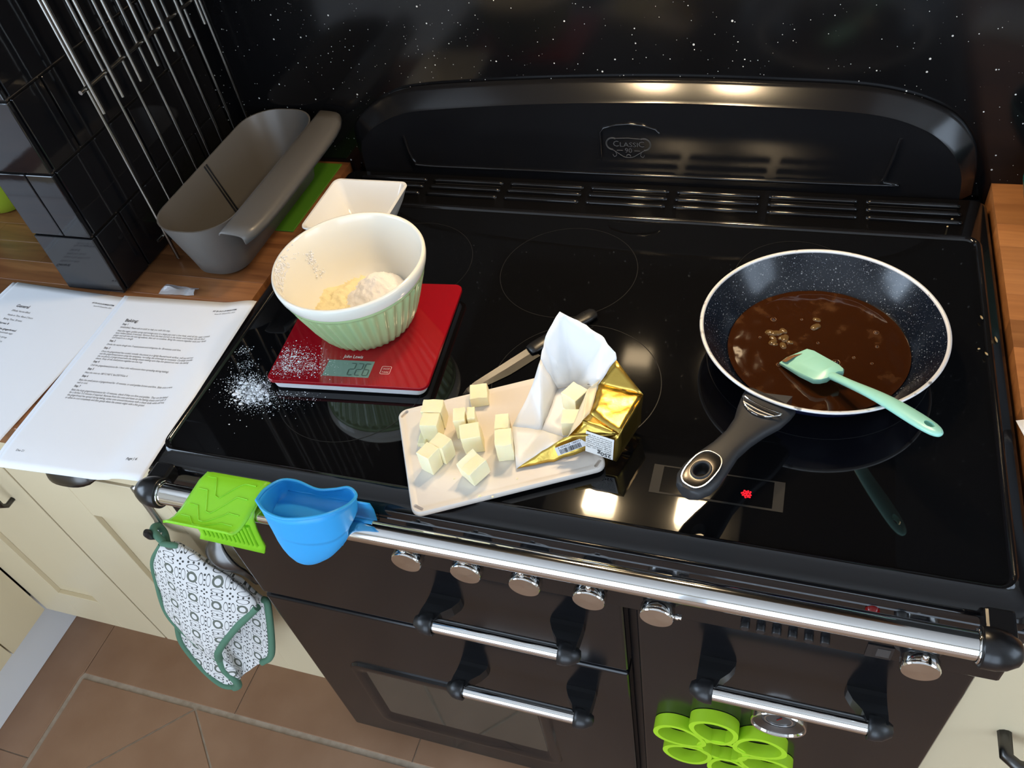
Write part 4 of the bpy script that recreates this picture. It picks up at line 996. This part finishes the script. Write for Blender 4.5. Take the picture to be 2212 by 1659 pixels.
tube('hole_ring', oval(HO+hdir*.001, .0098, .0077, HT+.0008, pw=1), .0016, 'rubber', ep, 8, closed=True)
gc_ = V(.6590, .1225, .9485)
pts = []
def gp(u, v, z=0): return gc_+hside*(u*.0205)+hdir*(v)+V(0, 0, z)
lun = [gp(-1+2*i/20, -.0065+.002*math.cos((i/20-.5)*math.pi), .0008) for i in range(21)]+[gp(1-2*i/20, -.0045+.0125*math.cos((i/20-.5)*math.pi)**.8 if 0 < i < 20 else -.0045, .0012) for i in range(21)]
tube('grip_insert', lun, .0008, 'chrome', hdl, 6, closed=True)
for q_, s in ((0.0005, .80), (.0045, .55)):
    tube('grip_slot', [gp(-s+2*s*i/12, q_+.0016*math.cos((i/12-.5)*math.pi), .0012) for i in range(13)], .0009, 'brushed', hdl, 6)
bm = bmesh.new(); o = loft('handle_shank', [[V(.6655+dx*.018, .1445+dy, z) for dx, dy, z in ((-1, 0, .925), (1, 0, .925), (1, 0, .9365), (-1, 0, .9365))], [V(.6715+dx*.018, .158+dy, z) for dx, dy, z in ((-1, 0, .918), (1, 0, .918), (1, 0, .934), (-1, 0, .934))]], 'brushed', fp)
bm.free()
# syrup
vs = []; fs = []; n = 96; rings = 30; LZ = GZ+.0103
for i in range(rings+1):
    t = i/rings
    for k in range(n):
        a = 2*math.pi*k/n; r = .0938*t
        x, y = PC[0]+r*math.cos(a), PC[1]+r*math.sin(a)
        z = LZ+.0005*noise.noise(V(x*60, y*60, 0))+.0003*noise.noise(V(x*160, y*160, 1))-(.0004 if t < .97 else 0)
        if t > .96: z += .0006*(t-.96)/.04
        vs.append(V(x, y, z))
for i in range(rings):
    for k in range(n): j = (k+1) % n; fs.append((i*n+k, i*n+j, (i+1)*n+j, (i+1)*n+k))
fs.append(tuple(range(n))[::-1])
sy = from_py('syrup', vs, fs, 'sauce', None, True); tag(sy, 'glossy dark brown melted syrup pooled in the frying pan', 'syrup')
for px, py, r in ((.662, .293, .0026), (.770, .287, .0024), (.7305, .235, .0036), (.771, .265, .0016), (.673, .223, .0022), (.692, .297, .0012), (.748, .245, .0014), (.766, .239, .0013), (.650, .262, .0013), (.711, .262, .0013)):
    b = lathe('bubble', [(r*1.0, 0), (r*.9, r*.45), (r*.6, r*.72), (r*.3, r*.82), (0, r*.85)], (px, py, LZ-.0002), 'sauce', sy, 14)
    tube('bubble_foam', [V(px+r*1.12*math.cos(a), py+r*1.12*math.sin(a), LZ) for a in [k*math.pi/6 for k in range(12)]], r*.16, 'sauce_foam', sy, 5, closed=True)
random.seed(3)
for cx, cy, sx_, n_ in ((.6725, .258, .010, 7), (.6655, .270, .006, 4), (.7065, .2905, .006, 3)):   # half-melted butter lumps
    for k in range(n_):
        x, y, r = cx+random.gauss(0, sx_*.5), cy+random.gauss(0, sx_*.55), .002+.0022*random.random()
        lathe('melting_lump', [(r*1.3, 0), (r*1.15, r*.3), (r*.8, r*.5), (0, r*.6)], (x, y, LZ-.0002), 'melt', sy, 12, mod=lambda i, a: 1+.25*math.sin(a*2+k))

# ================================================================== SPATULA
spt = thing('silicone_spatula', 'mint green silicone spatula resting in the syrup on the pan rim', 'spatula', (.74, .2, LZ))
hp = [(.6735, .2215, .0), (.6805, .2288, .002), (.6995, .2405, .003), (.7065, .2382, .0035), (.7330, .2158, .008), (.7372, .2098, .009), (.7370, .2050, .0095), (.7318, .2030, .0105), (.7262, .1975, .0105), (.7215, .1930, .009), (.7150, .1908, .008), (.7085, .1915, .0065), (.6950, .2020, .003)]
cx_ = sum(p[0] for p in hp)/len(hp); cy_ = sum(p[1] for p in hp)/len(hp)
loops = []
for s, dz in ((.93, .0008), (1, .0020), (1, .0062), (.95, .0078), (.55, .0098)):
    loops.append([V(cx_+(p[0]-cx_)*s, cy_+(p[1]-cy_)*s, LZ+.0012+p[2]*(1 if s > .6 else 1)+dz*(1 if p[2] > .002 else .55)) for p in hp])
hdm = loft('spatula_head', loops, 'mint', spt); smooth_by(hdm, 38)
flat('syrup_smear', [(.6755, .2222, LZ+.0066), (.6815, .2278, LZ+.0085), (.6985, .2384, LZ+.0094), (.6970, .2330, LZ+.0112), (.6875, .2262, LZ+.0104), (.6800, .2190, LZ+.0090)], 'sauce_foam', hdm)
ax_ = [(.7200, .2030, .925), (.7290, .1960, .9285), (.7400, .1835, .9350), (.7520, .1680, .9450), (.7660, .1500, .9560), (.7800, .1325, .9640), (.7950, .1140, .9710), (.8060, .1000, .9765), (.8110, .0935, .9785), (.8128, .0912, .979)]
hw_ = [.0055, .0048, .0046, .0055, .0068, .0080, .0086, .0078, .0052, .0020]; ht_ = [.0042, .0044, .0044, .0046, .005, .0052, .005, .0044, .0036, .0015]
loops = []
for (x, y, z), a_, b_ in zip(ax_, hw_, ht_):
    d = V(.64, -.77, 0); sd = V(.77, .64, 0)
    loops.append([V(x, y, z)+sd*(a_*math.cos(t))+V(0, 0, b_*math.sin(t)) for t in [k*math.pi/8 for k in range(16)]])
sh = subsurf(loft('spatula_handle', loops, 'mint', spt, smooth=True), 1)
hc = V(.8035, .1030, .975); d3_ = V(.62, -.745, .25).normalized(); s3_ = V(.77, .64, 0)
carve(sh, *loft_geo([[hc+d3_*(.0056*math.cos(t))+s3_*(.0031*math.sin(t))+V(0, 0, dz) for t in [k*math.pi/10 for k in range(20)]] for dz in (-.03, .03)]))
# ================================================================== SILICONE GRIPS ON THE HANDRAIL
gr = thing('silicone_pot_grip', 'lime green silicone pot grip with chevrons clipped over the handrail', 'pot holder', (.14, -.065, .84))
def top_pt(u, v, dz=0):
    """u across, v from the hinge behind the rail (0) to the curled front lip (1)"""
    prof = [(-.0375, .9225), (-.0405, .9265), (-.050, .9268), (-.066, .9235), (-.082, .9195), (-.092, .9178), (-.098, .9182), (-.1015, .9205)]
    f = v*(len(prof)-1); i = min(int(f), len(prof)-2); t = f-i
    y = prof[i][0]*(1-t)+prof[i+1][0]*t; z = prof[i][1]*(1-t)+prof[i+1][1]*t
    x0 = .1115-.020*max(0, (v-.1)/.9)**1.2; x1 = .1885-.014*max(0, (v-.1)/.9); 
    x = x0+(x1-x0)*u
    e = min(u, 1-u); z -= .0022*max(0, 1-e/.06)**2
    return V(x, y, z+dz)
vs = [top_pt(i/16, j/21) for i in range(17) for j in range(22)]
o = from_py('upper_flap', vs, grid_faces(17, 22), 'lime', gr, True); solid(o, .0028, 0); up_f = o
for k in range(4):      # raised chevron lines
    v0 = .22+.155*k
    pts = [(.10, v0), (.24, v0+.005), (.40, v0+.20), (.47, v0+.215), (.72, v0+.02), (.92, v0+.03)]
    P = []
    for a, b in zip(pts, pts[1:]):
        for s in range(6): t = s/6; P.append(top_pt(a[0]+(b[0]-a[0])*t, min(.93, a[1]+(b[1]-a[1])*t), .0016))
    tube('chevron', P, .0007, 'lime', up_f, 6)
vs = []
lp = [(-.0385, .925), (-.048, .9225), (-.060, .9212), (-.0695, .9165), (-.0735, .907), (-.0745, .890), (-.0745, .868), (-.0735, .855), (-.0765, .847)]
for i in range(13):
    u = i/12
    for j, (y, z) in enumerate(lp):
        tt = j/(len(lp)-1); vs.append(V((.1115-.024*tt)+(.0775+.0035*tt)*u, y, z-.004*u*tt))
lf = from_py('lower_flap', vs, grid_faces(13, len(lp)), 'lime', gr, True); solid(lf, .0026, 0)
for k in range(13):
    u = .10+.80*k/12
    P = [V((.1115-.024*tt)+(.0775+.0035*tt)*u, y-.0022, z-.004*u*tt) for tt, y, z in ((.58, -.0745, .898), (.7, -.0747, .880), (.84, -.0745, .862), (.90, -.0738, .857))]
    tube('rib', P, .0019, 'lime', lf, 6)

bl_ = thing('silicone_pinch_mitt', 'sky blue silicone pinch mitt hooked over the handrail beside the lime grip', 'pot holder', (.25, -.07, .86))
rim = [(.2080, -.0800, .9580), (.2045, -.0620, .9500), (.2095, -.0440, .9420), (.2250, -.0395, .9385), (.2480, -.0425, .9345), (.2680, -.0415, .9385), (.2850, -.0395, .9430), (.2955, -.0460, .9420), (.2975, -.0600, .9490), (.2950, -.0760, .9600), (.2850, -.0880, .9655), (.2660, -.0950, .9650), (.2450, -.0960, .9610), (.2250, -.0920, .9610)]
rim = crom([V(*p) for p in rim]+[V(*rim[0])], 5)[:-1]; cc = V(.250, -.068, 0)
def lev(z, sx, yback, fy, dx, keep=0.0):
    out = []
    for p in rim:
        x = cc.x+dx+(p.x-cc.x)*sx
        y = -.0730+(p.y+.0730)*fy if p.y < -.0730 else min(p.y, yback)
        out.append(V(x, y, z+(p.z-.95)*keep))
    return out
loops = [rim, lev(.9440, .985, -.0400, 1, -.001, .7), lev(.9330, .970, -.0415, .99, -.002, .35), lev(.9215, .955, -.0440, .98, -.0035, .1), lev(.9195, .950, -.0560, .98, -.004), lev(.9190, .945, -.0660, .97, -.0045), lev(.9150, .94, -.0715, .97, -.005), lev(.9080, .92, -.0724, .96, -.006),
         lev(.898, .87, -.0725, .95, -.009), lev(.888, .79, -.0726, .93, -.0115), lev(.878, .67, -.0727, .89, -.014), lev(.8695, .50, -.0730, .82, -.0165), lev(.8640, .32, -.0735, .70, -.018), lev(.8615, .12, -.0745, .45, -.019)]
o = loft('mitt_shell', loops, 'sky_blue', bl_, False, True, True); solid(o, .0021, 0)
tube('rim_roll', rim, .0017, 'sky_blue', bl_, 8, closed=True)
# thumb side: the grip lobe that closes behind the rail
vs = []
for i in range(9):
    u = i/8; x = .2120+.088*u
    for y, z in ((-.0435, .926), (-.0385, .918), (-.0370, .905), (-.0385, .890), (-.0425, .878-.004*math.sin(math.pi*u)), (-.0500, .870-.006*math.sin(math.pi*u))): vs.append(V(x, y, z))
o = from_py('rear_lobe', vs, grid_faces(9, 6), 'sky_blue', bl_, True); solid(o, .002, 0)

# ================================================================== DOOR HOOK, STEEL HANGER, OVEN MITT
hk = thing('door_hook', 'thin steel over-door hook with black tip holding the oven mitt', 'hook', (-.155, .04, .63))
def strap(name, path, w_, t_, m, parent, side=V(1, 0, 0)):
    P = [Vector(p) for p in path]; vs = []
    for i, p in enumerate(P):
        wv = w_[i] if isinstance(w_, (list, tuple)) else w_
        vs += [p-side*wv/2, p+side*wv/2]
    fs = [(2*i, 2*i+1, 2*i+3, 2*i+2) for i in range(len(P)-1)]
    me = bpy.data.meshes.new(name); me.from_pydata([tuple(v) for v in vs], [], fs); me.update(); o = put(name, me, m, parent, True); solid(o, t_, 0); return o
strap('hook_strap', [(-.1545, .0580, .7175), (-.1545, .0385, .7190), (-.1545, .0380, .712), (-.1555, .0380, .668), (-.156, .0370, .640), (-.156, .0320, .629), (-.156, .0245, .6255), (-.154, .0165, .630)], .0135, .0012, 'brushed', hk)
tube('hook_tip', [V(-.154, .0175, .6290), V(-.1525, .0120, .640), V(-.150, .0095, .652), V(-.1485, .009, .658)], [.0045, .0058, .0062, .0035], 'blk_plastic', hk, 12)

mh = thing('steel_hanger', 'dark curved steel hanger plate between the oven mitt and the cooker', 'hanger', (-.04, .03, .54))
vs = []
path = [(-.0470, .0375, .713, .011), (-.0465, .0365, .690, .012), (-.0460, .0300, .662, .014), (-.0475, .0200, .643, .020), (-.0490, .0100, .630, .034), (-.0470, .0030, .614, .046), (-.0420, .0030, .600, .046), (-.0355, .0085, .586, .036), (-.0300, .0140, .572, .022), (-.0250, .0170, .556, .016), (-.0225, .0180, .540, .015)]
n_ = 9
PP = crom([V(a, b, c) for a, b, c, _ in path], 4); WW = [p.x for p in crom([V(d, 0, 0) for *_, d in path], 4)]
for p, wv in zip(PP, WW):
    for k in range(n_):
        u = -1+2*k/(n_-1); vs.append(p+V(u*wv/2, .010*(u*u)*(wv/.046), 0))
o = from_py('hanger_plate', vs, grid_faces(len(PP), n_), 'steel_dark', mh, True); solid(o, .0014, 0)
strap('hanger_top', [(-.047, .058, .7172), (-.047, .0385, .7185), (-.047, .0378, .711)], .011, .0013, 'steel_dark', mh)

om = thing('oven_mitt', 'folded oven mitt with grey flower print and green binding on the door hook', 'oven mitt', (-.11, 0, .29))
def patch(name, Lp, Rp, m, bulge, n=(26, 18), off=0, thick=.006, wr_=.0012):
    A_ = resample(Lp, n[0]); B_ = resample(Rp, n[0]); vs = []
    for i in range(n[0]):
        for j in range(n[1]):
            u = j/(n[1]-1); t = i/(n[0]-1); p = A_[i].lerp(B_[i], u)
            b = bulge*math.sin(math.pi*u)**.8*math.sin(math.pi*min(1, .12+t*.80))
            q = noise.noise(V(p.x*38, p.z*38, bulge*50))*wr_*2.2+noise.noise(V(p.x*90, p.z*90, 3))*wr_*.6
            vs.append(p+V(0, -b+q+off, b*.2))
    me = bpy.data.meshes.new(name); me.from_pydata([tuple(v) for v in vs], [], grid_faces(*n)); me.update()
    o = put(name, me, m, om, True); solid(o, thick, 0); return o, vs, n
FL = [(-.1400, .0122, .627), (-.1690, .0024, .5875), (-.1785, -.008, .5462), (-.1845, -.0267, .4714), (-.1528, -.0394, .4205), (-.1163, -.0477, .3872)]
FR = [(-.1091, .013, .6299), (-.0791, .0076, .6085), (-.034, -.0003, .5769), (-.004, -.0106, .5356), (-.0504, -.034, .4899), (-.0927, -.050, .4354), (-.1163, -.0477, .3872)]
BLp = [(-.1473, .0201, .6102), (-.1794, .0150, .5684), (-.1898, .0080, .5175), (-.1989, -.0080, .4519), (-.2001, -.0200, .4186), (-.2047, -.0340, .3721), (-.1817, -.0490, .3211), (-.1499, -.059, .2939), (-.1218, -.0584, .2964)]
BRp = [(-.1226, .0208, .6132), (-.0921, .0180, .5914), (-.0462, .0150, .5593), (-.0120, .0080, .5172), (-.0060, .0040, .5081), (-.0263, -.0250, .4023), (-.0501, -.034, .374), (-.0712, -.0400, .3571), (-.1075, -.0525, .32), (-.1218, -.0584, .2964)]
patch('back_layer', BLp, BRp, 'mitt_cloth', -.006, thick=.005)
fo, fv, fn = patch('front_layer', FL, FR, 'mitt_cloth', .018, thick=.006)
def row(vs, n, j): return [vs[i*n[1]+j] for i in range(n[0])]
tube('binding', resample([V(*p)+V(0, -.004, 0) for p in FL], 40), [.003+.0015*i/39 for i in range(40)], 'mitt_green', om, 8)
tube('binding', resample([V(*p)+V(0, -.003, 0) for p in FR[3:]], 40), .0062, 'mitt_green', om, 10)
tube('binding', resample([V(-.1163, -.0500, .3872), V(-.1125, -.0570, .362), V(-.102, -.0605, .338), V(-.1075, -.0600, .312), V(-.1218, -.0600, .2964)], 30), .0062, 'mitt_green', om, 10)
tube('binding', resample([V(*p)+V(0, -.001, 0) for p in BLp[3:]], 50), .0050, 'mitt_green', om, 8)
tube('binding', resample([V(*p)+V(0, -.001, 0) for p in BRp[3:7]], 40), .0056, 'mitt_green', om, 8)
patch('cuff_fold', [(-.1163, -.0520, .3860), (-.1110, -.0585, .360), (-.1010, -.0620, .338)], [(-.112, -.0470, .386), (-.096, -.0520, .365), (-.0960, -.0560, .336)], 'mitt_cloth', .001, n=(12, 6), thick=.004)
# hanging loop and gathered top
tube('loop', crom([V(-.137, .012, .628), V(-.146, .016, .642), V(-.151, .022, .646), V(-.153, .031, .637), V(-.150, .030, .622), V(-.142, .018, .612)], 6), .0052, 'mitt_green', om, 8)
tube('binding', resample([V(-.150, .016, .612), V(-.138, .010, .627), V(-.124, .008, .632), V(-.1085, .010, .6305)], 16), [.0045]*15+[.003], 'mitt_green', om, 8)

# ================================================================== TRIVET ON THE TALL DOOR
tv = thing('flower_trivet', 'bright green flower-shaped silicone trivet stuck to the tall oven door', 'trivet', (.66, -.015, .36))
TC = (.664, .4315)
def ring_xz(name, cx, cz, a, b, rot, wall, y0, y1, n=40, tip=0):
    ca, sa = math.cos(rot), math.sin(rot); vs = []
    for (s, y) in ((0, y0), (0, y1), (1, y1), (1, y0)):
        for k in range(n):
            t = 2*math.pi*k/n; A_, B_ = a-(wall*s), b-(wall*s)
            x, z = A_*math.cos(t), B_*math.sin(t)*(1+tip*math.cos(t))
            vs.append(V(cx+x*ca-z*sa, y, cz+x*sa+z*ca))
    fs = []
    for i in range(4):
        for k in range(n): j = (k+1) % n; i2_ = (i+1) % 4; fs.append((i*n+k, i*n+j, i2_*n+j, i2_*n+k))
    return smooth_by(from_py(name, vs, fs, 'trivet_green', tv), 40)
for k in range(6):
    a = math.radians(42+60*k); r = .0575
    ring_xz('petal', TC[0]+r*math.cos(a), TC[1]+r*math.sin(a), .0350, .0300, a, .0062, -.0235, -.0072, tip=.20)
ring_xz('centre_ring', TC[0], TC[1], .0330, .0330, 0, .0075, -.0225, -.0072)

# ================================================================== RIGHT WORKTOP THINGS
gb = thing('green_bowl', 'dark green bowl on the orange oak worktop by the splashback', 'bowl', (.985, .505, .905))
lathe('bowl_shell', [(0, .0006), (.030, .0006), (.034, .003), (.050, .018), (.062, .038), (.068, .058), (.0685, .066), (.0672, .0675), (.0655, .066), (.064, .056), (.058, .037), (.046, .019), (.030, .008), (0, .006)], (.985, .505, .905), 'dark_bowl', gb, 64)
for k, (x, y, r_) in enumerate(((.8975, .186, .29), (.901, .180, .36))):
    c, s = math.cos(r_), math.sin(r_); z = .9056+.0012*k
    vs = [V(x+c*u-s*v, y+s*u+c*v, z+.002*math.sin(u*40)**2) for u in [i*.02 for i in range(9)] for v in [-.0225*j for j in range(6)]]
    me = bpy.data.meshes.new('loose_sheet'); me.from_pydata([tuple(v) for v in vs], [], grid_faces(9, 6)); me.update()
    o = put('loose_sheet', me, 'paper', None, True); solid(o, .0002, 0)
    tag(o, ('lower' if k == 0 else 'upper')+' white paper slip on the oak worktop right of the hob', 'paper')
    P = pagexf
    text('printed_text', [('-- ----- --- ------', .006, -.008-.006*q_, .005, {}) for q_ in range(4)], 'ink_grey', o, (lambda x, y, c, s, z: (lambda p: V(x+c*p.x-s*p.y, y+s*p.x+c*p.y, z+.0024)))(x, y, c, s, z)) if False else None
lm = thing('lime_bowl', 'lime green bowl beyond the tiled wing wall', 'bowl', (-.575, .425, WZ))
lathe('bowl_shell', [(0, .0006), (.028, .0006), (.032, .003), (.046, .02), (.054, .042), (.057, .066), (.0572, .07), (.056, .071), (.054, .069), (.051, .043), (.043, .022), (.028, .009), (0, .007)], (-.575, .425, WZ), 'lime_ceramic', lm, 48)
# crumbs by the hob edge
random.seed(9); vs = []; fs = []
for x, y, z, L, a in ((.877, .332, .9042, .006, 1.9), (.890, .303, .9006, .009, 1.75), (.878, .276, .9042, .005, 2.1), (.8725, .286, .9006, .003, .4), (.856, .508, .9038, .003, .3), (.851, .497, .9004, .003, .8)):
    d = V(math.cos(a), math.sin(a), 0)*L/2; c = V(x, y, z+.0009); tube_geo([c-d, c-d*.4, c+d*.3, c+d], [.0003, .0012, .0010, .0002], 6, vs, fs)
tag(from_py('crumbs', vs, fs, 'crumb', None, True), 'pale crumbs along the right edge of the hob', 'crumbs', kind='stuff')
bpy.context.view_layer.update()
